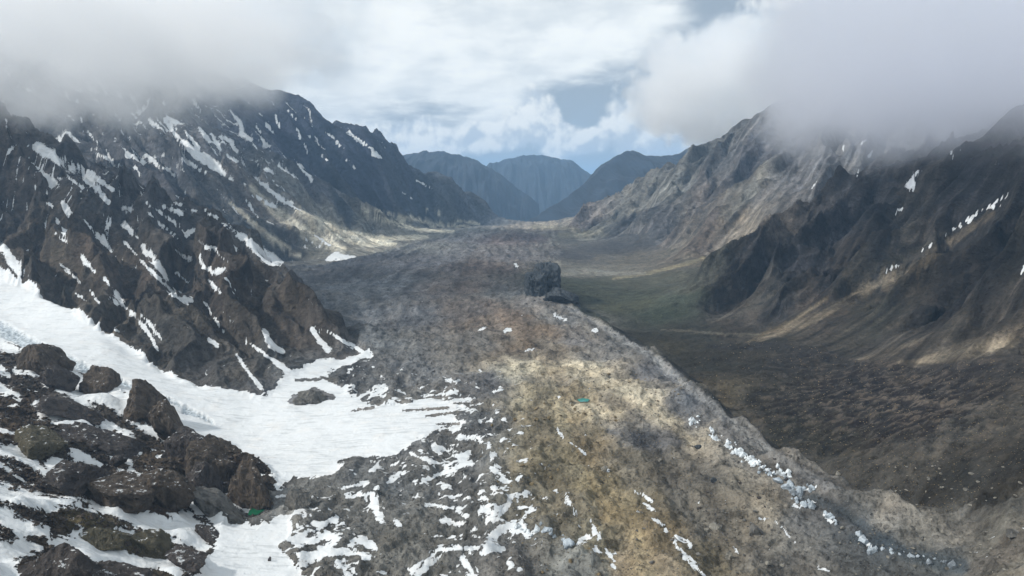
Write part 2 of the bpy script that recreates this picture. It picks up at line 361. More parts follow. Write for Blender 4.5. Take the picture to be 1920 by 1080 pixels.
cw = np.array([ptz(u, v, -383)[:2] for (u, v) in ((1055, 566), (1130, 608), (1230, 666), (1320, 737), (1390, 796), (1490, 865), (1580, 911), (1650, 948), (1700, 985))])
dm = np.full(Z.shape, 1e6, np.float32); Xj = Xg + 5 * gn(Xg / 30, Yg / 30, 701); Yj = Yg + 8 * gn(Xg / 40, Yg / 40, 703)
bx = (Xg > 60) & (Xg < 520) & (Yg < 2700) & (Yg > 700)
xx, yy = Xj[bx], Yj[bx]; best = np.full(xx.shape, 1e6, np.float32)
for a, b in zip(cw[:-1], cw[1:]):
    dx, dy = b - a; tt_ = np.clip(((xx - a[0]) * dx + (yy - a[1]) * dy) / (dx * dx + dy * dy), 0, 1)
    best = np.minimum(best, np.hypot(xx - a[0] - tt_ * dx, yy - a[1] - tt_ * dy))
dm[bx] = best
relief += 13.0 * np.exp(-dm / 17.0) * (1 + 0.25 * gn(Xg / 50, Yg / 50, 705)) - 7.0 * np.exp(-((dm - 55) / 25) ** 2) * (REG == 2)
# ------------------------------------------------------------------ visible surface lookup
Z = Zm + relief
E = Z / Yg
def hit(u, v, Ymin=0):
    s, e = ray(u, v); i = int(round((s - S0) / (S1 - S0) * (NC_ - 1))); i = min(max(i, 0), NC_ - 1)
    col = E[:, i]; ok = (col >= e) & (Yg[:, i] > Ymin)
    j = int(np.argmax(ok)) if ok.any() else NR - 1
    return j, i
U, V = proj(Xg, Yg, Z)

# ------------------------------------------------------------------ snow field outline (lies between the ridge and the rocky slope and spills onto the ice)
basin = [(-900, 500), (0, 500), (70, 508), (130, 560), (250, 640), (330, 700), (400, 720), (500, 735), (548, 690), (600, 668), (690, 655), (694, 668), (650, 685), (620, 695), (603, 706), (640, 714), (668, 727), (662, 745), (728, 720), (724, 731), (676, 750), (700, 762), (760, 756), (800, 748),
  (850, 752), (880, 765), (846, 776), (876, 788), (862, 802), (800, 812), (770, 835), (742, 852), (700, 853), (648, 857), (622, 884), (570, 896), (545, 902), (519, 917), (500, 900), (430, 870), (340, 850), (0, 700), (-900, 600)]
lower = [(380, 955), (430, 968), (475, 968), (500, 975), (545, 962), (548, 990), (524, 1015), (545, 1050), (585, 1100), (560, 1300), (300, 1500), (200, 1300), (380, 1060), (405, 1020)]
Uw = U + 26 * fbm(Xg / 30, Yg / 40, 5, 21, 0.6); Vw = V + 15 * fbm(Xg / 24, Yg / 40, 5, 25, 0.6)
near = Yg < 2300
gl = (REG == 0) & near & (U < 900)
REG[gl & inpoly(Uw, Vw, basin)] = 1
REG[gl & inpoly(Uw, Vw, lower)] = 1
ws = blur((REG == 1).astype(np.float32), 4)
# smooth snow, with the grey ice step of the little glacier tongue
base_hum = wg * hum * far_fade
swell = 2.6 * gn(Xg / 90, Yg / 90, 61) + 1.1 * fbm(Xg / 30, Yg / 14, 3, 63)
Z = Z - ws * base_hum * 0.92 + ws * (swell + 2.0)

PONDS = [(1094, 750, 21, 8, -392.0, (0.03, 0.22, 0.20), 'tiny turquoise pond on the sandy stripe of the glacier'),
         (481, 957, 26, 22, -403.0, (0.01, 0.10, 0.05), 'dark green pond under the rounded brown knob')]
for (pu, pv, pw, ph, pz, _c, _l) in PONDS:
    x_, y_, _ = ptz(pu, pv, pz); rx_ = pw / 2 * y_ / FPX; ry_ = ph / 2 * y_ * y_ / FPX / abs(pz)
    dd_ = np.hypot((Xg - x_) / rx_, (Yg - y_) / ry_)
    t_ = sstep(dd_, 2.2, 1.15)
    Z = Z * (1 - t_) + (pz - 1.5) * t_
    fr = (np.abs(Xg - x_) < rx_ * 2.5) & (Yg < y_) & (Yg > y_ - ry_ * 4)       # the near bank stays low enough to see over
    Z = np.where(fr, np.minimum(Z, pz + 0.5), Z)
def seg_dist(P, rmax, Ymin=0, Ymax=1e9, mask=None):
    """signed stroke value: 1 on the axis, 0 at the half width (noise-roughened), negative outside"""
    out = np.full(U.shape, -9.0, np.float32)
    us = [p[0] for p in P]; vs = [p[1] for p in P]; m = rmax * 3 + 12
    js = np.where((U > min(us) - m) & (U < max(us) + m) & (V > min(vs) - m) & (V < max(vs) + m) & (Yg > Ymin) & (Yg < Ymax) & (True if mask is None else mask))
    if len(js[0]) == 0: return out, js
    uu, vv = U[js], V[js]; best = np.full(uu.shape, -9.0, np.float32)
    uu = uu + JU[js] * 1.0; vv = vv + JV[js] * 1.0
    if len(P) == 1: P = [P[0], (P[0][0] + 1, P[0][1], P[0][2])]
    for a, b in zip(P[:-1], P[1:]):
        dx, dy = b[0] - a[0], b[1] - a[1]; q = dx * dx + dy * dy + 1e-6
        t = np.clip(((uu - a[0]) * dx + (vv - a[1]) * dy) / q, 0, 1)
        d = np.hypot(uu - a[0] - t * dx, vv - a[1] - t * dy)
        wd = a[2] + t * (b[2] - a[2])
        best = np.maximum(best, 1 - d / np.maximum(wd, 0.6))
    out[js] = best
    return out, js
U, V = proj(Xg, Yg, Z); E = Z / Yg
JU = 3.2 * fbm(S * 130, L * 90, 3, 101) + 1.6 * gn(S * 420, L * 300, 103)
JV = 3.2 * fbm(S * 130, L * 90, 3, 105) + 1.6 * gn(S * 420, L * 300, 107)

SNOW = np.full(S.shape, -1.0, np.float32)          # >0 = snow
def snow(rows, Ymin, Ymax, regs=None, cap=1.0, k=1.25, rag=1.8):
    mask = None if regs is None else np.isin(REG, [REGN.index(r) for r in regs])
    for P in rows:
        P = [(p[0], p[1], p[2] * k) for p in P]
        d, js = seg_dist(P, max(p[2] for p in P), Ymin, Ymax, mask)
        if len(js[0]) == 0: continue
        an = math.atan2(P[-1][1] - P[0][1], P[-1][0] - P[0][0]) if len(P) > 1 else 0.5
        wm = max(p[2] for p in P); ca_, sa_ = math.cos(an), math.sin(an)
        al = U[js] * ca_ + V[js] * sa_; ac = -U[js] * sa_ + V[js] * ca_
        nn = fbm(al / (wm * 3.2 + 4), ac / (wm * 0.8 + 1.2), 4, 7 + int(P[0][0]) % 40, 0.6)
        SNOW[js] = np.maximum(SNOW[js], np.minimum(d[js] * 1.0 + nn * rag - 0.04, cap))
L1S = [[(67, 273, 8), (113, 300, 8), (160, 330, 6), (207, 380, 2)], [(113, 290, 3), (150, 313, 7), (187, 337, 5), (233, 370, 3)], [(160, 337, 4), (180, 357, 4), (203, 380, 3)], [(60, 305, 1), (82, 325, 2), (100, 343, 7)],
 [(120, 327, 2), (157, 353, 2)], [(117, 380, 4), (130, 398, 5)], [(228, 388, 5), (247, 393, 4), (267, 413, 2)], [(273, 380, 2), (300, 397, 3), (330, 420, 2)], [(307, 388, 4), (345, 402, 4)], [(280, 400, 2), (300, 420, 3), (330, 442, 2)],
 [(235, 423, 7), (250, 437, 4), (262, 450, 1)], [(157, 413, 2), (180, 437, 6), (200, 460, 4), (213, 475, 1)], [(105, 410, 3), (127, 440, 4), (130, 448, 1)], [(103, 437, 2), (130, 457, 2)], [(143, 473, 3), (167, 497, 4), (183, 517, 1)],
 [(233, 453, 2), (255, 477, 2)], [(268, 463, 6), (285, 482, 7), (300, 500, 7), (312, 522, 4)], [(262, 487, 2), (283, 507, 4), (300, 522, 5), (320, 545, 5), (340, 563, 8), (358, 560, 4)], [(320, 503, 2), (352, 530, 2)], [(328, 468, 3), (343, 480, 4), (360, 488, 4)],
 [(373, 453, 5), (400, 467, 4), (427, 490, 2)], [(375, 480, 5), (380, 497, 3), (400, 512, 6), (420, 505, 4)], [(353, 437, 4), (362, 432, 4)], [(330, 380, 2), (353, 390, 4), (372, 398, 3)], [(0, 460, 8), (12, 470, 6), (27, 497, 8), (37, 512, 8)],
 [(197, 523, 3), (217, 547, 4), (233, 573, 4), (260, 600, 4), (277, 623, 3), (295, 655, 2)], [(210, 560, 4), (233, 580, 3)], [(263, 587, 1), (287, 613, 3), (303, 637, 2)], [(163, 540, 1), (183, 563, 3), (193, 580, 2)], [(133, 513, 2), (150, 530, 2)],
 [(143, 550, 2), (160, 563, 2)], [(113, 495, 2), (150, 530, 2)], [(393, 530, 3), (413, 547, 4)], [(423, 520, 2), (443, 550, 2)], [(383, 567, 2), (397, 587, 2)], [(403, 597, 2), (420, 623, 2)], [(393, 638, 4), (407, 647, 3)],
 [(443, 663, 2), (467, 700, 3), (490, 727, 4)], [(467, 643, 2), (500, 667, 3), (540, 697, 7)], [(493, 617, 3), (507, 647, 7), (530, 660, 4)], [(583, 617, 2), (600, 640, 5), (617, 657, 5)], [(590, 610, 2), (623, 627, 3), (660, 650, 3), (690, 667, 5)],
 [(573, 560, 2), (590, 570, 3)], [(217, 617, 3), (233, 622, 3)], [(420, 440, 1), (445, 470, 2)], [(340, 430, 1), (350, 445, 2)], [(90, 380, 2), (98, 388, 2)], [(195, 400, 2), (206, 405, 2)]]
SEAM = [[(383, 393, 2), (433, 427, 4), (473, 457, 7), (500, 480, 9), (527, 492, 4)]]
L2S = [[(340, 265, 4), (367, 287, 7), (400, 303, 7), (433, 327, 6), (460, 350, 4)], [(367, 293, 3), (400, 315, 4), (450, 345, 3)], [(477, 330, 2), (510, 360, 4), (540, 380, 5), (562, 393, 2)], [(310, 225, 3), (333, 258, 4)], [(350, 250, 2), (373, 277, 3)],
 [(373, 240, 3), (393, 267, 3)], [(397, 250, 2), (413, 280, 3)], [(413, 257, 3), (437, 266, 3)], [(430, 262, 2), (447, 290, 2)], [(427, 290, 4), (443, 302, 3)], [(480, 307, 2), (510, 323, 4)], [(523, 310, 3), (567, 335, 4)], [(557, 303, 2), (583, 337, 4)],
 [(430, 207, 2), (450, 230, 4), (455, 250, 4), (470, 262, 3)], [(497, 230, 3), (513, 250, 2)], [(293, 285, 4), (343, 300, 4), (387, 325, 3)], [(273, 290, 3), (303, 315, 4)], [(235, 290, 3), (272, 305, 3)], [(253, 313, 3), (263, 327, 2)], [(223, 310, 2), (237, 318, 3)],
 [(267, 353, 3), (310, 377, 3)], [(333, 350, 2), (353, 363, 3)], [(330, 367, 2), (372, 393, 2)], [(463, 377, 2), (483, 407, 2)], [(473, 367, 3), (517, 387, 4)], [(567, 443, 2), (600, 463, 3)], [(613, 488, 3), (630, 480, 6), (665, 483, 3)], [(590, 440, 2), (620, 462, 2)],
 [(180, 290, 3), (210, 300, 3)], [(320, 305, 2), (345, 322, 2)], [(310, 315, 2), (328, 330, 2)], [(235, 335, 2), (262, 350, 2)]]
L3S = [[(610, 243, 3), (623, 257, 3), (643, 277, 2)], [(580, 253, 2), (607, 277, 2)], [(643, 297, 2), (663, 313, 3)], [(653, 247, 3), (680, 270, 3)], [(677, 262, 2), (713, 293, 2)], [(697, 287, 3), (717, 297, 2)], [(758, 362, 2), (773, 372, 2)], [(782, 338, 1.5), (808, 353, 2)],
 [(540, 207, 2), (560, 230, 2)], [(555, 240, 2), (565, 262, 2)], [(515, 215, 2), (525, 240, 2)], [(480, 235, 2), (490, 250, 2)], [(570, 270, 1.5), (585, 300, 1.5)], [(600, 290, 1.5), (612, 300, 1.5)]]
RS = [[(1727, 315, 2), (1713, 333, 5), (1702, 350, 5)], [(1712, 345, 4), (1708, 362, 2)], [(1692, 390, 2), (1678, 400, 2)], [(1897, 360, 1), (1847, 393, 3), (1803, 422, 2)], [(1800, 424, 1.5), (1773, 438, 1.5)], [(1877, 383, 2), (1853, 393, 2)], [(1747, 457, 2), (1730, 467, 2)],
 [(1687, 495, 1.5), (1647, 517, 2)], [(1870, 305, 2), (1858, 328, 2.5)], [(1583, 273, 2), (1580, 282, 2)], [(1634, 285, 2), (1628, 294, 3)], [(1625, 262, 2), (1613, 270, 2)], [(1530, 341, 2), (1523, 351, 2)], [(1920, 498, 3), (1916, 508, 3)], [(1610, 320, 1.5), (1607, 327, 1.5)],
 [(1780, 280, 2), (1788, 290, 2)], [(1800, 275, 2), (1805, 285, 2)]]
L0S = [[(-60, 640, 8), (30, 655, 6), (70, 648, 4), (100, 672, 8), (135, 700, 9)], [(30, 690, 5), (70, 700, 7), (110, 722, 9), (170, 737, 14), (235, 757, 12)], [(100, 690, 9), (150, 717, 10), (205, 738, 12)], [(0, 725, 5), (35, 745, 3)],
 [(70, 757, 6), (100, 768, 8), (167, 787, 5), (217, 807, 5), (253, 820, 3)], [(75, 780, 5), (150, 790, 3)], [(160, 800, 2), (200, 825, 4), (240, 843, 5), (265, 847, 3)], [(205, 850, 4), (240, 865, 4)], [(235, 845, 2), (245, 872, 3)], [(0, 845, 6), (25, 850, 8), (60, 865, 8), (90, 890, 4)],
 [(95, 872, 7), (120, 878, 7)], [(140, 855, 7), (165, 862, 5), (190, 872, 3)], [(240, 785, 3), (292, 815, 4)], [(220, 882, 2), (262, 890, 3)], [(-60, 910, 12), (0, 922, 10), (60, 937, 8), (130, 943, 7), (180, 952, 9), (250, 965, 9), (330, 985, 10), (380, 1000, 14)],
 [(310, 905, 4), (340, 930, 7), (380, 952, 9), (430, 985, 12)], [(385, 895, 3), (402, 922, 4)], [(430, 935, 4), (465, 957, 4)], [(0, 962, 9), (40, 985, 11), (88, 997, 4)], [(-60, 1040, 25), (0, 1045, 18), (35, 1035, 10), (75, 1030, 4)], [(10, 1080, 12), (60, 1075, 5)],
 [(100, 1017, 5), (150, 1022, 15), (200, 1040, 16), (232, 1057, 6)], [(250, 1052, 10), (300, 1050, 9), (335, 1075, 9)], [(0, 690, 3), (15, 705, 3)], [(-100, 850, 10), (-40, 860, 8)], [(340, 945, 2), (380, 965, 3)], [(120, 1040, 4), (160, 1080, 5)], [(230, 1090, 12), (330, 1110, 14), (400, 1100, 30)],
 [(270, 1000, 3), (330, 1012, 5), (390, 1030, 6)], [(215, 990, 2), (250, 998, 3)]]
snow(L1S, 1200, 3150, ('ridge', 'snowfield'), k=1.3, rag=1.1)
snow(SEAM, 2000, 4200, k=1.6, rag=1.0)
snow(L2S, 3000, 7000, ('mountain', 'peak'), k=1.3, rag=1.1)
snow(L3S, 5000, 9000, ('peak',), k=1.1)
snow(RS, 1300, 5600, ('far_right', 'spur', 'right_slope'), k=1.15)
snow(L0S, 380, 1560, ('slope', 'snowfield'), k=1.9, rag=1.3)
SNOW[REG == 1] = 1.0
# snow lying in gullies and on ledges of the left side, thinning downwards
conc = blur(Z, 3) - Z                                    # hollow > 0
px = Yg * 0.0018
c_ = conc / (px * 1.5)
gr1, gr0 = np.gradient(Z)
steep = np.hypot(gr1 / (Yg * (lg[1] - lg[0])), gr0 / (Yg * (sg[1] - sg[0])))
nz = fbm(S * 90, L * 60, 4, 131)
for nm, zlo, zhi, bias in (('ridge', -330, 60, -2.1), ('mountain', -200, 300, -1.9), ('peak', 150, 800, -1.9)):
    m = REG == REGN.index(nm)
    al = sstep(Z, zlo, zhi)
    SNOW[m] = np.maximum(SNOW[m], np.clip((c_ * 0.55 + nz * 2.2 + al * 0.75 + bias)[m], -1, 0.6))
def fall(ang, la, lc, seed):
    ca_, sa_ = math.cos(ang), math.sin(ang); a_ = Xg * ca_ + Yg * sa_; c2 = -Xg * sa_ + Yg * ca_ + 0.25 * la * gn(Xg / la, Yg / la, seed + 9)
    return fbm(c2 / lc, a_ / la, 4, seed, 0.55)
for nm, ang, la, lc, zlo, zhi, bias, sd_ in (('ridge', A_(-1.0, .42), 150, 13, -300, 30, -1.42, 501), ('mountain', A_(-.55, .85), 300, 28, -150, 350, -1.30, 511), ('peak', A_(-.6, .8), 480, 45, 100, 800, -1.60, 521)):
    m = REG == REGN.index(nm); fv = fall(ang, la, lc, sd_) * 3.0 + sstep(Z, zlo, zhi) * 0.75 + bias + np.clip(c_ * 0.25, -.3, .3)
    SNOW[m] = np.maximum(SNOW[m], np.clip(fv[m], -1, 0.6))
m = (REG == 6)
SNOW[m] = np.maximum(SNOW[m], np.clip((c_ * 0.2 + fbm(al_ / 60, ac_ / 18, 5, 137) * 2.4 - 0.45)[m], -1, 0.6))
SNOW[m] = np.where(SNOW[m] > -1, SNOW[m] - 0.3 * sstep(steep[m], 1.8, 3.5), SNOW[m])
m = np.isin(REG, (3, 4, 5)); SNOW[m] -= 0.5 * sstep(steep[m], 1.6, 2.6)
# islands of rubble in the snow basin
for P in ([(552, 745, 6), (590, 738, 12), (625, 745, 5)], [(545, 752, 5), (575, 752, 4)], [(600, 706, 2), (640, 720, 6), (665, 708, 3)], [(555, 712, 3), (600, 712, 3)], [(660, 770, 2), (700, 764, 3)], [(755, 770, 2), (840, 765, 3)], [(800, 780, 2), (868, 772, 3)], [(820, 795, 2), (860, 795, 3)]):
    d, js = seg_dist(P, 14, 900, 2000)
    SNOW[js] = np.where(d[js] > 0, -d[js], SNOW[js])

GS = [[(780, 907, 4), (830, 890, 4), (880, 868, 6)], [(735, 900, 6), (750, 890, 5)], [(700, 935, 9), (705, 950, 6)], [(712, 965, 8)], [(665, 1015, 9), (695, 1025, 10)], [(820, 1030, 5), (862, 1027, 5)], [(872, 1030, 5), (940, 1028, 6)], [(912, 975, 5), (945, 955, 6), (960, 930, 4)],
 [(925, 1005, 9), (970, 985, 9)], [(955, 985, 3), (990, 1003, 3)], [(925, 880, 6), (950, 900, 5)], [(905, 938, 7)], [(925, 917, 6)], [(923, 855, 5)], [(800, 945, 3), (847, 955, 3), (875, 967, 3)], [(833, 975, 6), (862, 983, 5)], [(780, 1078, 10), (810, 1050, 9)], [(870, 1050, 6), (890, 1082, 6)],
 [(710, 875, 6), (695, 882, 4)], [(915, 838, 4)], [(860, 820, 4), (900, 823, 4)], [(1107, 977, 3), (1123, 1007, 4)], [(1117, 1030, 4), (1147, 1043, 5), (1152, 1063, 3)], [(1085, 1015, 5), (1103, 1010, 5)], [(1190, 920, 1.5), (1222, 940, 3)], [(1207, 945, 2), (1227, 957, 3)],
 [(1222, 970, 2), (1243, 985, 3)], [(1248, 995, 3)], [(1262, 1005, 2), (1297, 1023, 3)], [(1263, 1018, 2), (1290, 1047, 4), (1322, 1080, 2)], [(1135, 880, 4)], [(1060, 927, 2), (1067, 943, 4)], [(1042, 920, 3)], [(1075, 950, 1.5), (1080, 965, 3)], [(1423, 970, 1.5), (1437, 975, 2)], [(1453, 977, 1.2), (1490, 1017, 1.5)],
 [(1500, 920, 2), (1530, 915, 2)], [(1490, 950, 3), (1530, 943, 3)], [(1545, 965, 2), (1560, 980, 4)], [(1615, 1005, 3), (1635, 1030, 5)], [(1535, 1065, 2), (1555, 1070, 2)], [(1377, 1027, 1.5), (1382, 1035, 2)], [(1045, 805, 2), (1055, 818, 2)], [(1070, 830, 1.5), (1098, 850, 2)], [(590, 890, 2), (620, 880, 3)],
 [(520, 932, 3), (560, 928, 3)], [(560, 945, 2), (572, 965, 3)], [(600, 985, 4), (630, 975, 5)], [(615, 1000, 3)], [(540, 1010, 4), (600, 990, 3)], [(560, 1020, 6), (640, 1000, 4)], [(565, 1045, 9), (640, 1035, 8), (690, 1045, 4)], [(640, 1062, 7), (655, 1080, 7)], [(690, 905, 3), (640, 915, 2)], [(650, 930, 4), (700, 925, 3)],
 [(740, 975, 3), (745, 982, 5)], [(815, 840, 5), (850, 850, 7)], [(770, 850, 2), (805, 865, 3)], [(880, 850, 4), (860, 862, 7)], [(835, 712, 2), (860, 715, 3)], [(790, 742, 1.5), (850, 738, 1.5)], [(835, 738, 3), (858, 732, 3)], [(825, 755, 2), (880, 748, 3)], [(940, 730, 3), (925, 735, 2)], [(900, 695, 2)], [(700, 728, 2), (720, 722, 3)],
 [(945, 622, 2), (955, 618, 3)], [(900, 620, 2), (908, 612, 2)], [(985, 658, 1.5), (1000, 655, 2)], [(1040, 590, 2), (1060, 600, 2)], [(1110, 617, 2), (1118, 621, 3)], [(965, 495, 1.5), (970, 500, 2)]]
snow(GS, 500, 4500, ('glacier',), k=1.3, rag=2.2)
gz = (REG == 0)
zone = np.zeros_like(S)
for (u, v, ru, rv, a) in ((600, 1000, 130, 120, 1.0), (680, 940, 120, 90, .7), (800, 880, 150, 90, .95), (930, 950, 130, 130, 1.0), (800, 770, 150, 50, 1.2), (860, 1060, 190, 50, .8), (770, 720, 190, 40, .55), (930, 820, 90, 60, .8), (660, 850, 90, 30, .6), (1000, 760, 100, 70, .25), (660, 690, 60, 25, .8)):
    zone = np.maximum(zone, a * np.exp(-(((U - u) / ru) ** 2 + ((V - v) / rv) ** 2)))
sp = fbm(Xg / 22, Yg / 20, 6, 151, 0.6) * 2.6 + gn(Xg / 7, Yg / 6, 155) * 0.35
SNOW[gz] = np.maximum(SNOW[gz], np.clip(sp + zone * 1.15 - 1.30, -1, 1)[gz])
sp2 = fbm(Xg / 12, Yg / 9, 3, 161) * 2.4 - 1.75 + 0.4 * sstep(V, 560, 800)
SNOW[gz & (U > 900)] = np.maximum(SNOW[gz & (U > 900)], np.clip(sp2, -1, 1)[gz & (U > 900)])

sw_ = blur((SNOW > 0.05).astype(np.float32), 2) * np.where(REG == 1, 0.0, 0.85) * near
Z = Z * (1 - sw_) + blur(Z, 5) * sw_ + sw_ * 0.5
E = Z / Yg
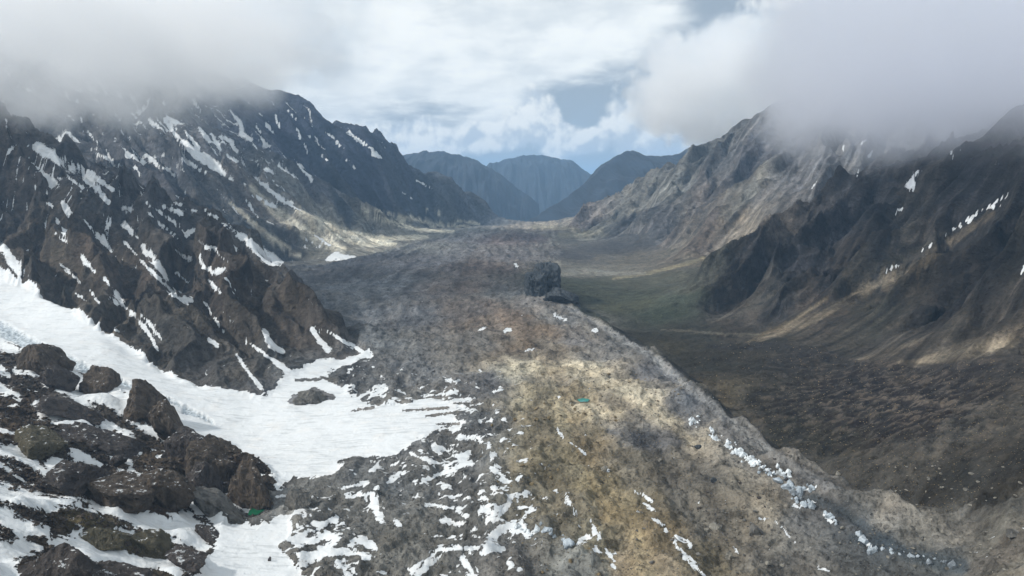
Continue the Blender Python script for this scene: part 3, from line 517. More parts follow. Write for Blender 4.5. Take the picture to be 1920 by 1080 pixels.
# ------------------------------------------------------------------ ground colours (rock, rubble, scree and grass, with some cloud shadow and sun painted in)
CC = [  # u, v, (sRGB), minimal distance
 (700, 900, (98, 98, 97)), (600, 950, (96, 95, 92)), (850, 900, (98, 98, 98)), (800, 1020, (100, 98, 93)), (950, 1050, (98, 95, 92)), (750, 820, (92, 93, 96)), (900, 800, (98, 98, 98)), (900, 720, (98, 97, 99)),
 (760, 690, (92, 93, 96)), (700, 640, (100, 102, 104)), (690, 600, (98, 100, 104)), (760, 600, (90, 92, 97)), (640, 580, (96, 99, 103)), (560, 520, (80, 82, 88)), (640, 510, (76, 79, 86)), (700, 540, (100, 104, 110)), (780, 490, (98, 99, 106)), (720, 480, (72, 75, 82)),
 (850, 540, (100, 92, 90)), (900, 500, (98, 90, 90)), (880, 580, (104, 94, 88)), (960, 550, (98, 102, 106)), (950, 480, (98, 98, 104)), (930, 450, (98, 90, 94)), (860, 445, (112, 112, 116)), (990, 450, (92, 86, 92)), (960, 425, (128, 122, 116)), (1040, 425, (130, 124, 114)),
 (940, 600, (112, 97, 84)), (1000, 560, (104, 103, 104)), (1000, 620, (112, 98, 84)), (900, 650, (102, 97, 92)), (960, 660, (116, 100, 82)), (1060, 600, (106, 108, 110)), (1080, 640, (106, 104, 104)), (1040, 650, (112, 104, 92)), (1130, 660, (110, 110, 110)),
 (980, 690, (168, 152, 114)), (1030, 695, (156, 139, 104)), (1100, 700, (170, 158, 126)), (1020, 740, (140, 124, 86)), (1080, 740, (148, 132, 92)), (1160, 730, (160, 146, 112)), (1200, 750, (170, 156, 122)), (1250, 790, (166, 152, 120)), (1120, 770, (164, 148, 112)), (1060, 790, (138, 122, 84)),  # tan rubble, sun patches left in the lighter tones
 (1180, 800, (130, 124, 112)), (1020, 800, (128, 114, 84)), (1300, 830, (148, 138, 114)), (1100, 830, (112, 100, 74)), (1050, 860, (116, 104, 76)), (1120, 900, (112, 100, 70)), (1180, 850, (104, 98, 84)), (1200, 880, (106, 100, 86)), (1170, 960, (110, 98, 68)), (1060, 940, (108, 100, 82)), (1120, 1010, (112, 104, 82)),
 (1200, 1040, (152, 132, 92)), (1210, 1075, (154, 134, 92)), (1230, 1000, (134, 116, 78)), (1080, 1050, (120, 120, 114)), (1290, 900, (104, 102, 96)), (1260, 820, (98, 99, 102)), (1200, 820, (92, 94, 98)), (1350, 920, (110, 105, 94)), (1340, 980, (108, 105, 97)), (1430, 1040, (104, 102, 96)), (1320, 1060, (110, 102, 80)),
 (1500, 1060, (98, 97, 94)), (1420, 960, (114, 108, 96)), (1230, 700, (104, 107, 114)), (1290, 750, (92, 97, 105)), (1180, 650, (106, 110, 114)), (1300, 790, (104, 106, 110)), (1380, 810, (108, 108, 108)), (1450, 860, (114, 111, 106)), (1540, 910, (112, 110, 106)), (1520, 960, (98, 100, 102)), (1600, 980, (86, 91, 95)),
 (1650, 1040, (78, 84, 88)), (1750, 1060, (76, 82, 85)), (1660, 970, (114, 112, 107)), (1800, 1000, (116, 113, 106)), (1720, 990, (110, 108, 102)), (1880, 1000, (108, 106, 98)), (1870, 1045, (96, 90, 82)), (1900, 1080, (110, 106, 96)),
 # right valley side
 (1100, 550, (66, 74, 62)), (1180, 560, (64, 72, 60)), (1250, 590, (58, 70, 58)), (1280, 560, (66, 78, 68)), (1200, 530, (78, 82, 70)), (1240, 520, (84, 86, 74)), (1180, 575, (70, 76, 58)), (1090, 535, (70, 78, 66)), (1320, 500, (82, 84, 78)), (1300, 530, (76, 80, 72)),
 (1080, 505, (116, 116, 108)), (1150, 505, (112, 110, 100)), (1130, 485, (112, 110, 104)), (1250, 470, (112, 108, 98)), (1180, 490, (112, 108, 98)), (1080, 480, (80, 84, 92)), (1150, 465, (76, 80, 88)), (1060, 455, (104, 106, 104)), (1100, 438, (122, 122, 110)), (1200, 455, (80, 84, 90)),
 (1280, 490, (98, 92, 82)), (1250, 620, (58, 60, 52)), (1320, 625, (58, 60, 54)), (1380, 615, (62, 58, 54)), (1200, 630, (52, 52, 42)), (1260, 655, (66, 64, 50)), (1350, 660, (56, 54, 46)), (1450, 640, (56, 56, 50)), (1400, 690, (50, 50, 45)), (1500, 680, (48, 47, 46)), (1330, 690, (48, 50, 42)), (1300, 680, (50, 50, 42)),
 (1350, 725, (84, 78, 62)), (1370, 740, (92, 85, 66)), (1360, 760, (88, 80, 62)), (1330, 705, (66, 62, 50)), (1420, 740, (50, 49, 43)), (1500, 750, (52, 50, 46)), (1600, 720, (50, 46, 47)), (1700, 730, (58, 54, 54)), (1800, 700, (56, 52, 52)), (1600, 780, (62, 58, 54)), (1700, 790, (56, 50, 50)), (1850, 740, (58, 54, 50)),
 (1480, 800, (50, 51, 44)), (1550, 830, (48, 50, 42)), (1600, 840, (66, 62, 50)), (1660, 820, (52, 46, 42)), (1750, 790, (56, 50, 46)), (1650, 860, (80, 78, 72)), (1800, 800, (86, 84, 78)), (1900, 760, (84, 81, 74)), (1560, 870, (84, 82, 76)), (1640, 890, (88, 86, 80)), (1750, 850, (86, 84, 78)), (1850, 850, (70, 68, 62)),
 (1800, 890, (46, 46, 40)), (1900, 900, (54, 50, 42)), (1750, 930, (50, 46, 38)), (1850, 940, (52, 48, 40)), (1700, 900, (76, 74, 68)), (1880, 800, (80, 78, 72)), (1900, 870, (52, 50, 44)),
 # right slopes, dark partly from cloud shadow put into the colour
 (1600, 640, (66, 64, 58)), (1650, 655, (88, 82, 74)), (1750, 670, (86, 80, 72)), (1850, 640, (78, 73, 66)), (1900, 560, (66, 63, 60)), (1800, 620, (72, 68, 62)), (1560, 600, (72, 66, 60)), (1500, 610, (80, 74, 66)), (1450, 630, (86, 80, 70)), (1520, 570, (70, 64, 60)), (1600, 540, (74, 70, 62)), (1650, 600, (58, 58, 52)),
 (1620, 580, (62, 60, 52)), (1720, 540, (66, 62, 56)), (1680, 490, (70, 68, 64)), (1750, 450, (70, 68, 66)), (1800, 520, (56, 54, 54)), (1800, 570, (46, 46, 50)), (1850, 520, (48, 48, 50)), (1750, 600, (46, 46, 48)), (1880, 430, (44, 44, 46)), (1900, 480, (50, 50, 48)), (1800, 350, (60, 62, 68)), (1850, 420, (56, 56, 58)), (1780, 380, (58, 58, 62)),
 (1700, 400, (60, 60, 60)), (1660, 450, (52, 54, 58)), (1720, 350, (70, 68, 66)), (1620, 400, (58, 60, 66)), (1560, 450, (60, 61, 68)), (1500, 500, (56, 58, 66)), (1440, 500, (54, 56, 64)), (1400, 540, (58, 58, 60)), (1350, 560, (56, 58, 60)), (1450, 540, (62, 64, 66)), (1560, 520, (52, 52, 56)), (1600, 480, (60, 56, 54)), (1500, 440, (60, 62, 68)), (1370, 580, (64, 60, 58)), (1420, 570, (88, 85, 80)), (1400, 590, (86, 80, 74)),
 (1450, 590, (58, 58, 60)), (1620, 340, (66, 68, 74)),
 # far right
 (1500, 260, (84, 88, 98)), (1400, 280, (82, 86, 96)), (1400, 330, (84, 88, 98)), (1350, 320, (84, 88, 94)), (1300, 340, (96, 100, 102)), (1250, 360, (98, 102, 102)), (1180, 390, (106, 108, 106)), (1150, 410, (98, 102, 102)), (1200, 420, (82, 86, 92)), (1160, 440, (76, 80, 88)), (1240, 430, (78, 82, 90)), (1280, 400, (98, 98, 98)), (1320, 380, (98, 94, 94)),
 (1330, 420, (92, 86, 86)), (1380, 400, (98, 98, 94)), (1400, 370, (98, 100, 98)), (1450, 350, (94, 96, 100)), (1390, 440, (120, 112, 100)), (1350, 450, (116, 108, 98)), (1300, 455, (102, 92, 84)), (1440, 410, (104, 98, 92)), (1260, 455, (92, 90, 92)), (1500, 320, (92, 96, 104)), (1550, 300, (104, 108, 116)), (1480, 380, (90, 90, 92)), (1090, 425, (120, 112, 112)), (1600, 280, (100, 105, 112)),
 # left
 (540, 750, (88, 90, 96)), (30, 400, (70, 66, 64)), (100, 400, (74, 70, 66)), (60, 460, (72, 66, 60)), (200, 380, (70, 70, 72)), (170, 460, (76, 68, 62)), (250, 400, (68, 68, 70)), (240, 480, (76, 70, 64)), (120, 500, (76, 70, 62)), (180, 560, (76, 72, 66)), (250, 560, (74, 66, 60)), (200, 620, (88, 82, 74)), (300, 480, (66, 64, 64)), (350, 520, (74, 70, 66)),
 (350, 600, (70, 67, 63)), (300, 640, (66, 66, 66)), (420, 440, (66, 60, 58)), (450, 500, (66, 60, 56)), (400, 560, (68, 62, 58)), (500, 540, (66, 61, 57)), (470, 600, (70, 66, 62)), (550, 580, (72, 65, 58)), (560, 620, (66, 62, 60)), (620, 620, (66, 62, 60)), (450, 690, (72, 71, 70)), (370, 690, (68, 68, 70)), (520, 670, (74, 76, 78)), (540, 690, (78, 82, 86)), (300, 680, (72, 70, 68)), (650, 660, (82, 82, 84)),
 (200, 330, (74, 78, 86)), (300, 330, (70, 74, 84)), (280, 370, (68, 72, 80)), (380, 350, (80, 82, 86)), (430, 380, (72, 78, 86)), (350, 310, (76, 82, 92)), (400, 270, (86, 92, 102)), (440, 310, (98, 98, 100)), (470, 350, (102, 98, 98)), (500, 380, (96, 98, 98)), (440, 420, (64, 72, 80)), (470, 440, (80, 84, 88)), (500, 460, (72, 80, 86)), (530, 470, (62, 70, 80)), (540, 420, (86, 90, 94)), (560, 400, (98, 100, 100)), (580, 430, (102, 104, 102)), (540, 350, (96, 102, 106)),
 (600, 400, (112, 114, 110)), (640, 430, (120, 122, 116)), (600, 460, (96, 100, 98)), (660, 450, (124, 124, 116)), (720, 440, (112, 116, 114)), (680, 420, (92, 98, 100)), (640, 470, (112, 114, 108)), (700, 460, (126, 126, 118)), (780, 440, (112, 116, 112)), (820, 438, (104, 110, 110)), (590, 350, (74, 82, 96)),
 (480, 260, (74, 84, 104)), (530, 250, (56, 68, 92)), (560, 300, (54, 68, 92)), (620, 290, (56, 70, 94)), (600, 330, (54, 68, 90)), (680, 310, (52, 66, 92)), (640, 350, (54, 66, 84)), (700, 370, (50, 62, 84)), (760, 340, (56, 70, 94)), (640, 385, (50, 62, 76)), (720, 400, (66, 76, 86)), (800, 400, (58, 72, 90)), (760, 390, (50, 64, 84)), (780, 420, (92, 100, 104)), (850, 420, (84, 94, 102)), (860, 395, (64, 78, 98)), (700, 395, (110, 112, 108)), (730, 412, (110, 112, 108)),  # dark peak faces, cloud shadow held in the colour
 # lower left
 (30, 700, (66, 62, 60)), (50, 780, (64, 56, 50)), (60, 820, (78, 66, 54)), (150, 770, (70, 68, 66)), (110, 830, (76, 68, 56)), (200, 770, (76, 72, 68)), (250, 800, (72, 70, 66)), (180, 810, (50, 48, 50)), (300, 780, (64, 52, 46)), (330, 840, (66, 62, 58)), (290, 860, (80, 70, 58)), (200, 900, (82, 66, 52)), (240, 910, (84, 66, 52)), (100, 910, (60, 54, 52)), (50, 890, (58, 52, 50)), (300, 920, (80, 66, 56)),
 (370, 880, (70, 62, 56)), (400, 920, (92, 90, 84)), (430, 890, (66, 54, 46)), (490, 920, (60, 54, 50)), (400, 970, (74, 72, 70)), (230, 1000, (76, 70, 54)), (180, 990, (92, 84, 56)), (320, 1030, (74, 66, 54)), (100, 1060, (68, 58, 50)), (200, 1070, (66, 58, 50)), (50, 970, (62, 56, 54)), (60, 1020, (60, 54, 48)), (520, 940, (130, 126, 118)), (360, 1010, (66, 62, 60)),
]
EXCL = 1.12
cs, cl, cc = [], [], []
for u, v, c in CC:
    j, i = hit(u, v)
    cs.append(S[j, i]); cl.append(L[j, i]); cc.append(lin(c))
cs, cl, cc = np.array(cs, np.float32), np.array(cl, np.float32), np.array(cc, np.float32)
HZ = np.array(lin((120, 146, 176)), np.float32)          # air light added by haze at that distance, taken off the picture colours
trans = np.exp(-(np.exp(cl)) / 34000.0)[:, None]
cc = np.clip((cc - HZ * (1 - trans) * 0.40) / trans, 0.012, 0.9)
lum_ = cc.mean(1, keepdims=True); sat_ = 0.62 - 0.22 * np.clip((lum_ - 0.14) / 0.1, 0, 1); cc = lum_ + (cc - lum_) * sat_.astype(np.float32)
q = 2                                                     # half-resolution colour map, then doubled
Ss = S[::q, ::q] + 0.022 * fbm(S[::q, ::q] * 22, L[::q, ::q] * 22, 4, 171); Ls = L[::q, ::q] + 0.045 * fbm(S[::q, ::q] * 22, L[::q, ::q] * 16, 4, 175)
num = np.zeros(Ss.shape + (3,), np.float32); den = np.zeros(Ss.shape, np.float32)
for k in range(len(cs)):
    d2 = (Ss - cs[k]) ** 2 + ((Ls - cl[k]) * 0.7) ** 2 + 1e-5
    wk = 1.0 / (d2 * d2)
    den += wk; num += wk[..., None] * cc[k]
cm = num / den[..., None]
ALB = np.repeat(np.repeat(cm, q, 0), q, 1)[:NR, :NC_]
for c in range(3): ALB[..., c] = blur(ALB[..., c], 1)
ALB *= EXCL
# bands of other ground: scree fans, stream beds, moraine walls, one painted shadow side
def paint(rows, col, amt, Ymin=0, Ymax=1e9, regs=None, soft=0.5, Yref=None):
    c = np.array(lin(col), np.float32) * EXCL
    mask = None if regs is None else np.isin(REG, [REGN.index(r) for r in regs])
    for P in rows:
        d, js = seg_dist(P, max(p[2] for p in P), Ymin, Ymax, mask)
        t = (sstep(d[js], 0, soft) * amt)[:, None]
        ALB[js] = ALB[js] * (1 - t) + c * t
paint([[(1240, 618, 2), (1300, 622, 3), (1380, 628, 3), (1450, 628, 3)]], (96, 94, 86), .9, 1500, 2600)
paint([[(1395, 645, 2), (1440, 622, 5), (1490, 600, 6), (1550, 560, 4)]], (100, 92, 78), .9, 1500, 2600)
paint([[(1325, 600, 3), (1380, 590, 8), (1430, 565, 6), (1480, 530, 2)]], (88, 86, 82), .85, 1700, 2700)
paint([[(1150, 522, 3), (1220, 512, 4), (1280, 496, 5), (1340, 480, 5), (1400, 455, 6)]], (136, 130, 110), .9, 2800, 4500)
paint([[(1050, 512, 8), (1100, 508, 7), (1160, 514, 5), (1210, 512, 3)]], (132, 132, 126), .85, 2500, 4200)
paint([[(1050, 440, 8), (1100, 440, 5)], [(1000, 425, 5), (1060, 428, 6), (1110, 436, 4)]], (138, 134, 120), .8, 4500, 9500)
paint([[(1610, 676, 4), (1670, 660, 9), (1715, 640, 5)], [(1640, 685, 5), (1720, 682, 10), (1800, 655, 16), (1920, 620, 14)]], (104, 97, 87), .85, 1000, 2000)
paint([[(1560, 545, 3), (1620, 510, 6), (1720, 470, 6), (1800, 425, 5)]], (84, 82, 72), .6, 1300, 2600)
paint([[(560, 400, 6), (600, 415, 9), (660, 440, 9), (720, 448, 7), (800, 444, 5)], [(620, 440, 4), (680, 458, 7), (740, 458, 5)], [(660, 385, 3), (720, 412, 5), (790, 432, 5), (850, 434, 3)], [(700, 392, 3), (760, 408, 4), (830, 424, 4), (880, 424, 3)], [(800, 392, 1.5), (850, 412, 3), (900, 420, 3)]], (186, 184, 172), .9, 3900, 8400)
paint([[(470, 350, 6), (520, 400, 12), (580, 440, 14), (640, 470, 12)], [(560, 395, 8), (620, 430, 12), (700, 455, 10)], [(430, 380, 4), (500, 440, 8), (560, 480, 6)]], (176, 174, 164), .85, 3500, 6500, ('mountain',))
paint([[(1690, 500, 8), (1600, 560, 12), (1500, 610, 10), (1420, 640, 5)], [(1900, 640, 14), (1780, 670, 14), (1660, 690, 8)], [(1860, 400, 8), (1760, 470, 10), (1660, 540, 10)]], (130, 121, 106), .5, 1000, 2600, ('right_slope',))
paint([[(540, 490, 9), (600, 498, 12), (700, 486, 10), (760, 466, 7), (840, 440, 4)]], (66, 68, 74), .7, 2500, 6500, ('glacier',))  # dark band paints the shaded side of the left moraine
paint([[(1320, 735, 3), (1390, 797, 4), (1490, 868, 8), (1580, 912, 12), (1650, 945, 10), (1700, 960, 6)]], (76, 74, 72), .8, 800, 1600)
paint([[(1055, 572, 6), (1130, 612, 8), (1228, 672, 10), (1316, 744, 12), (1384, 803, 12), (1480, 872, 12), (1570, 922, 12), (1640, 962, 14)]], (134, 136, 138), .6, 800, 2500, ('glacier',))
paint([[(1150, 615, 3), (1235, 662, 4), (1320, 728, 4), (1370, 775, 3)]], (44, 46, 44), .8, 1100, 2400)
paint([[(1070, 560, 8), (1100, 585, 8), (1140, 600, 5)]], (46, 52, 46), .8, 1500, 3000)
paint([[(1200, 830, 20), (1250, 820, 22), (1290, 830, 6)], [(1140, 808, 6), (1180, 815, 12)]], (88, 90, 94), .7, 800, 1600)
paint([[(1500, 935, 6), (1530, 935, 14), (1580, 960, 12), (1640, 1000, 12), (1700, 1040, 16), (1800, 1062, 22)], [(1600, 1010, 14), (1660, 1020, 18)]], (66, 74, 80), .75, 500, 1400)
paint([[(1330, 650, 5), (1450, 650, 12), (1560, 670, 14), (1600, 690, 14), (1920, 690, 10)]], (44, 43, 44), .6, 1000, 2200)
# ice step beside the snow tongue and dirty streaks on it
ICE = [[(-60, 590, 16), (0, 615, 16), (60, 645, 12), (130, 675, 11), (165, 692, 9)], [(175, 695, 9), (205, 708, 8), (250, 724, 4), (310, 745, 4), (370, 775, 5), (400, 792, 3)], [(345, 770, 5), (385, 782, 4)]]
icem = np.full(S.shape, -1, np.float32)
for P in ICE:
    d, js = seg_dist(P, 16, 900, 2200)
    icem[js] = np.maximum(icem[js], d[js])
icew = sstep(icem, 0, 0.35) * np.isin(REG, (1, 6))
Z = Z - icew * (4 + 5 * np.abs(gn(Xg / 9, Yg / 14, 191)))
# terraced dark and pale flecks right of the moraine
fl = fbm((Xg * -sa + Yg * ca) / 15 + 0.5 * gn(Xg / 40, Yg / 40, 205), (Xg * ca + Yg * sa) / 32, 5, 201, 0.6)
tz = np.exp(-(((U - 1680) / 260) ** 2 + ((V - 760) / 90) ** 2)) * (REG == 2)
t = (sstep(fl, 0.08, 0.16) * tz)[..., None]; ALB = ALB * (1 - t * .85) + np.array(lin((112, 104, 96)), np.float32) * t * .85
t = (sstep(-fl, 0.03, 0.12) * tz)[..., None]; ALB = ALB * (1 - t * .85) + np.array(lin((32, 26, 26)), np.float32) * t * .85
Z += 6.0 * fl * tz
# bands of debris drawn out along the flow of the ice
cy_ = []
for u_, v_ in ((960, 425), (900, 480), (870, 545), (950, 590), (1010, 650), (1080, 720), (1130, 850), (1180, 950), (1220, 1075), (1250, 1250)):
    x_, y_, _ = ptz(u_, v_, -390); cy_.append((y_, x_))
cy_.sort(); XS = Xg - np.interp(Yg, [c[0] for c in cy_], [c[1] for c in cy_]).astype(np.float32)
fb = fbm(XS / 46 + 0.5 * gn(Xg / 140, Yg / 140, 231), Yg / 620, 4, 233)
fw = ((REG == 0) * 1.0)[..., None]
ALB = ALB * (1 + fw * (0.8 * fb[..., None]) * np.array([1.0, 0.98, 0.92], np.float32))
mound = fbm(Xg / 45, Yg / 45, 4, 241)
ALB *= (1 + fw * 0.18 * mound[..., None])
# patchy variation: darker rock ribs against scree in hollows on the mountains, wet rubble on the ice
mt = np.isin(REG, (3, 4, 5, 7, 8, 9))
var = 1.12 + 0.30 * fbm(Xg / 140, Yg / 140, 4, 211) + np.where(mt, np.clip(c_ * 0.12, -0.30, 0.35), 0)
hue = fbm(Xg / 90, Yg / 90, 3, 221)[..., None] * np.array([0.07, 0.0, -0.09], np.float32)
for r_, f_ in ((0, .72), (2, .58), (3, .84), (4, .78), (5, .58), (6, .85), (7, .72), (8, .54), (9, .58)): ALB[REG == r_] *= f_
ALB *= np.array([1.04, 1.0, 0.94], np.float32)
ALB[(REG == 0) & (XS < -40)] *= np.array([0.95, 1.0, 1.05], np.float32)
for nm, ang, la, lc, am in (('right_slope', A_(-.2, -1.0), 330, 26, 1.5), ('spur', A_(-.5, -.85), 300, 30, 1.3), ('far_right', A_(-.5, -.85), 520, 60, 1.1), ('mountain', A_(-.55, .85), 420, 50, 0.8), ('ridge', A_(-1.0, .42), 240, 24, 0.7), ('peak', A_(-.6, .8), 600, 80, 0.6)):
    m = REG == REGN.index(nm); fv = fall(ang, la, lc, 801)[m]
    ALB[m] *= np.clip(1 + am * fv + 0.8 * am * np.clip(fv - 0.12, 0, 1), 0.4, 2.6)[:, None]
paint([[(960, 690, 18), (1040, 692, 22), (1120, 694, 25)], [(1130, 718, 22), (1200, 745, 28), (1260, 795, 20), (1300, 832, 10)], [(1030, 765, 24), (1110, 772, 26), (1160, 775, 20)]], (176, 166, 142), .28, 900, 2600, ('glacier',), soft=0.9)  # tan rock colour, brightened with painted sun patches
paint([[(1195, 1010, 22), (1208, 1080, 55)]], (158, 144, 114), .35, 500, 1100, ('glacier',), soft=0.9)  # lower tan patch, sunlight partly painted in
ALB[REG == 2] *= np.where(meadow[REG == 2] > 0.3, 1.0, 0.80)[:, None]; ALB[REG == 9] *= 0.85  # dark brown ground, with cloud shadow worked into the colour
ALB = np.clip(ALB * var[..., None] * (1 + hue), 0.01, 0.85)
del num, den

# ------------------------------------------------------------------ shared ground material
def ground_material():
    m = bpy.data.materials.new('ground'); m.use_nodes = True
    t = NT(m.node_tree)
    pos = t.n('ShaderNodeNewGeometry').outputs['Position']
    alb = t.n('ShaderNodeAttribute', {'attribute_name': 'alb'}).outputs['Color']
    sn = t.n('ShaderNodeAttribute', {'attribute_name': 'snow'}).outputs['Fac']
    ice = t.n('ShaderNodeAttribute', {'attribute_name': 'ice'}).outputs['Fac']
    px_ = t.n('ShaderNodeAttribute', {'attribute_name': 'grain'}).outputs['Fac']       # coarse far, fine near
    rock = t.n('ShaderNodeAttribute', {'attribute_name': 'rock'}).outputs['Fac']
    nA = t.noise(pos, 0.030, 8, 0.60, 0.2)
    nF = t.noise(pos, 0.009, 6, 0.65, 0.2)
    nR = t.n('ShaderNodeTexNoise', {'noise_type': 'RIDGED_MULTIFRACTAL'}, Vector=pos, Scale=0.022, Detail=8, Roughness=0.62, Lacunarity=2.1, Offset=0.9, Gain=2.2).outputs['Fac']
    nB = t.noise(pos, 0.16, 6, 0.65)
    nC = t.noise(pos, 0.6, 4, 0.65)
    k = t.math('ADD', t.math('MULTIPLY', nA, 0.9), t.math('ADD', t.math('MULTIPLY', nB, 0.8), t.math('MULTIPLY', nC, 0.45)))
    k = t.ramp(k, 0.80, 1.34, False)
    mul = t.math('ADD', 0.38, t.math('MULTIPLY', k, 1.25))
    mul = t.math('MULTIPLY', mul, t.math('ADD', 0.45, t.math('MULTIPLY', nF, 1.1)))
    crk = t.ramp(nR, 0.15, 0.9)
    mul = t.math('MULTIPLY', mul, t.math('SUBTRACT', 1.0, t.math('MULTIPLY', t.math('MULTIPLY', rock, 0.45), t.math('SUBTRACT', 1.0, crk))))
    col = t.vmath('SCALE', alb, scale=mul)
    nR2 = t.n('ShaderNodeTexNoise', {'noise_type': 'RIDGED_MULTIFRACTAL'}, Vector=pos, Scale=0.045, Detail=6, Roughness=0.6, Lacunarity=2.2, Offset=0.9, Gain=2.2).outputs['Fac']
    col = t.vmath('SCALE', col, scale=t.math('SUBTRACT', 1.12, t.math('MULTIPLY', t.math('SUBTRACT', 1.0, rock), t.math('MULTIPLY', t.ramp(nR2, 0.55, 0.05), 0.5))))
    # pale and dark stones
    vo = t.n('ShaderNodeTexVoronoi', {'feature': 'F1'}, Vector=pos, Scale=0.16)
    cr = t.n('ShaderNodeSeparateColor', Color=vo.outputs['Color'])
    st = t.math('MULTIPLY', t.ramp(cr.outputs[0], 0.82, 0.9), t.ramp(vo.outputs['Distance'], 0.42, 0.30))
    col = t.mix(t.math('MULTIPLY', st, t.math('SUBTRACT', 0.35, t.math('MULTIPLY', rock, 0.3))), col, t.vmath('SCALE', alb, scale=1.9))
    dk = t.math('MULTIPLY', t.ramp(cr.outputs[1], 0.80, 0.9), t.ramp(vo.outputs['Distance'], 0.5, 0.35))
    col = t.mix(t.math('MULTIPLY', dk, t.math('SUBTRACT', 0.5, t.math('MULTIPLY', rock, 0.4))), col, t.vmath('SCALE', alb, scale=0.4))
    # snow: ragged edge
    e1 = t.math('MULTIPLY', t.math('SUBTRACT', nB, 0.5), 1.2)
    e2 = t.math('MULTIPLY', t.math('SUBTRACT', nC, 0.5), 0.5)
    sf = t.math('ADD', sn, t.math('ADD', e1, e2))
    sfac = t.ramp(sf, 0.02, 0.16)
    core = t.ramp(sn, 0.2, 0.9)
    dirt = t.noise(t.vmath('MULTIPLY', pos, (0.012, 0.03, 0.03)), 1.0, 6, 0.6, 0.8)
    dirt2 = t.noise(t.vmath('MULTIPLY', pos, (0.03, 0.16, 0.1)), 1.0, 5, 0.65, 0.4)
    dd = t.math('MULTIPLY', t.ramp(dirt2, 0.46, 0.66), t.ramp(dirt, 0.40, 0.56))
    scol = t.mix(dd, (0.63, 0.65, 0.66, 1), (0.47, 0.49, 0.50, 1))
    scol = t.mix(t.math('MULTIPLY', t.ramp(nA, 0.5, 0.7), 0.25), scol, (0.72, 0.66, 0.60, 1))
    icec = t.mix(t.ramp(nB, 0.4, 0.6), (0.20, 0.24, 0.27, 1), (0.52, 0.58, 0.62, 1))
    scol = t.mix(t.math('MULTIPLY', ice, 0.85), scol, icec)
    col = t.mix(sfac, col, scol)
    bh = t.math('ADD', t.math('MULTIPLY', nA, 10.0), t.math('ADD', t.math('MULTIPLY', nB, 3.2), t.math('MULTIPLY', nC, 0.8)))
    bh = t.math('ADD', bh, t.math('MULTIPLY', t.math('ADD', st, dk), 1.4))
    bh = t.math('ADD', bh, t.math('MULTIPLY', t.math('MULTIPLY', nR, rock), 5.0))
    bh = t.math('ADD', bh, t.math('MULTIPLY', nF, 22.0))
    bh = t.math('MULTIPLY', bh, t.math('SUBTRACT', 1.0, t.math('MULTIPLY', sfac, 0.86)))
    bmp = t.n('ShaderNodeBump', Strength=1.0, Distance=1.0, Height=bh)
    rg = t.math('SUBTRACT', 0.95, t.math('MULTIPLY', sfac, 0.3))
    bs = t.n('ShaderNodeBsdfPrincipled', Base_Color=col, Roughness=rg, Normal=bmp.outputs[0])
    bs.inputs['Specular IOR Level'].default_value = 0.2
    t.n('ShaderNodeOutputMaterial', Surface=bs.outputs[0])
    return m
M_GROUND = ground_material()
ROCKW = blur(np.isin(REG, (3, 4, 5, 6, 7, 8)).astype(np.float32) + 0.6 * (REG == 9), 2)

def mesh_from(name, verts, faces, mat, smooth=True, parent=None):
    me = bpy.data.meshes.new(name)
    verts = np.asarray(verts, np.float32); faces = np.asarray(faces, np.int32)
    nf, k = faces.shape
    me.vertices.add(len(verts)); me.vertices.foreach_set('co', verts.ravel())
    me.loops.add(nf * k); me.loops.foreach_set('vertex_index', faces.ravel())
    me.polygons.add(nf); me.polygons.foreach_set('loop_start', np.arange(0, nf * k, k, dtype=np.int32))
    try: me.polygons.foreach_set('loop_total', np.full(nf, k, np.int32))
    except Exception: pass
    me.update(calc_edges=True)
    me.polygons.foreach_set('use_smooth', np.full(nf, smooth, bool))
    if mat: me.materials.append(mat)
    o = bpy.data.objects.new(name, me); COL.objects.link(o)
    if parent: o.parent = parent
    return o

# grid normals shared by all pieces, so that no seam shows where they meet
P3 = np.stack([Xg, Yg, Z], -1)
dS = np.zeros_like(P3); dL = np.zeros_like(P3)
dS[:, 1:-1] = P3[:, 2:] - P3[:, :-2]; dS[:, 0] = P3[:, 1] - P3[:, 0]; dS[:, -1] = P3[:, -1] - P3[:, -2]
dL[1:-1] = P3[2:] - P3[:-2]; dL[0] = P3[1] - P3[0]; dL[-1] = P3[-1] - P3[-2]
NRM = np.cross(dS, dL); NRM /= np.linalg.norm(NRM, axis=-1, keepdims=True)

def piece(name, mask_v, label):
    cell = mask_v[:-1, :-1]
    jj, ii = np.where(cell)
    if len(jj) == 0: return
    a = jj * NC_ + ii; quad = np.stack([a, a + 1, a + NC_ + 1, a + NC_], 1)
    used, inv_ = np.unique(quad, return_inverse=True)
    inv_ = inv_.reshape(quad.shape)
    o = mesh_from(name, P3.reshape(-1, 3)[used], inv_, M_GROUND)
    me = o.data
    at = me.attributes.new('alb', 'FLOAT_COLOR', 'POINT')
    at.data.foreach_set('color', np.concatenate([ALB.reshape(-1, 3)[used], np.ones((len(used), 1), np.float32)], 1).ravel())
    for nm, arr in (('snow', SNOW), ('ice', icew.astype(np.float32)), ('rock', ROCKW)):
        at = me.attributes.new(nm, 'FLOAT', 'POINT'); at.data.foreach_set('value', arr.reshape(-1)[used].astype(np.float32))
    me.normals_split_custom_set_from_vertices(NRM.reshape(-1, 3)[used].astype(np.float64).tolist()) if False else None
    o['kind'] = 'structure'; o['label'] = label
    return o
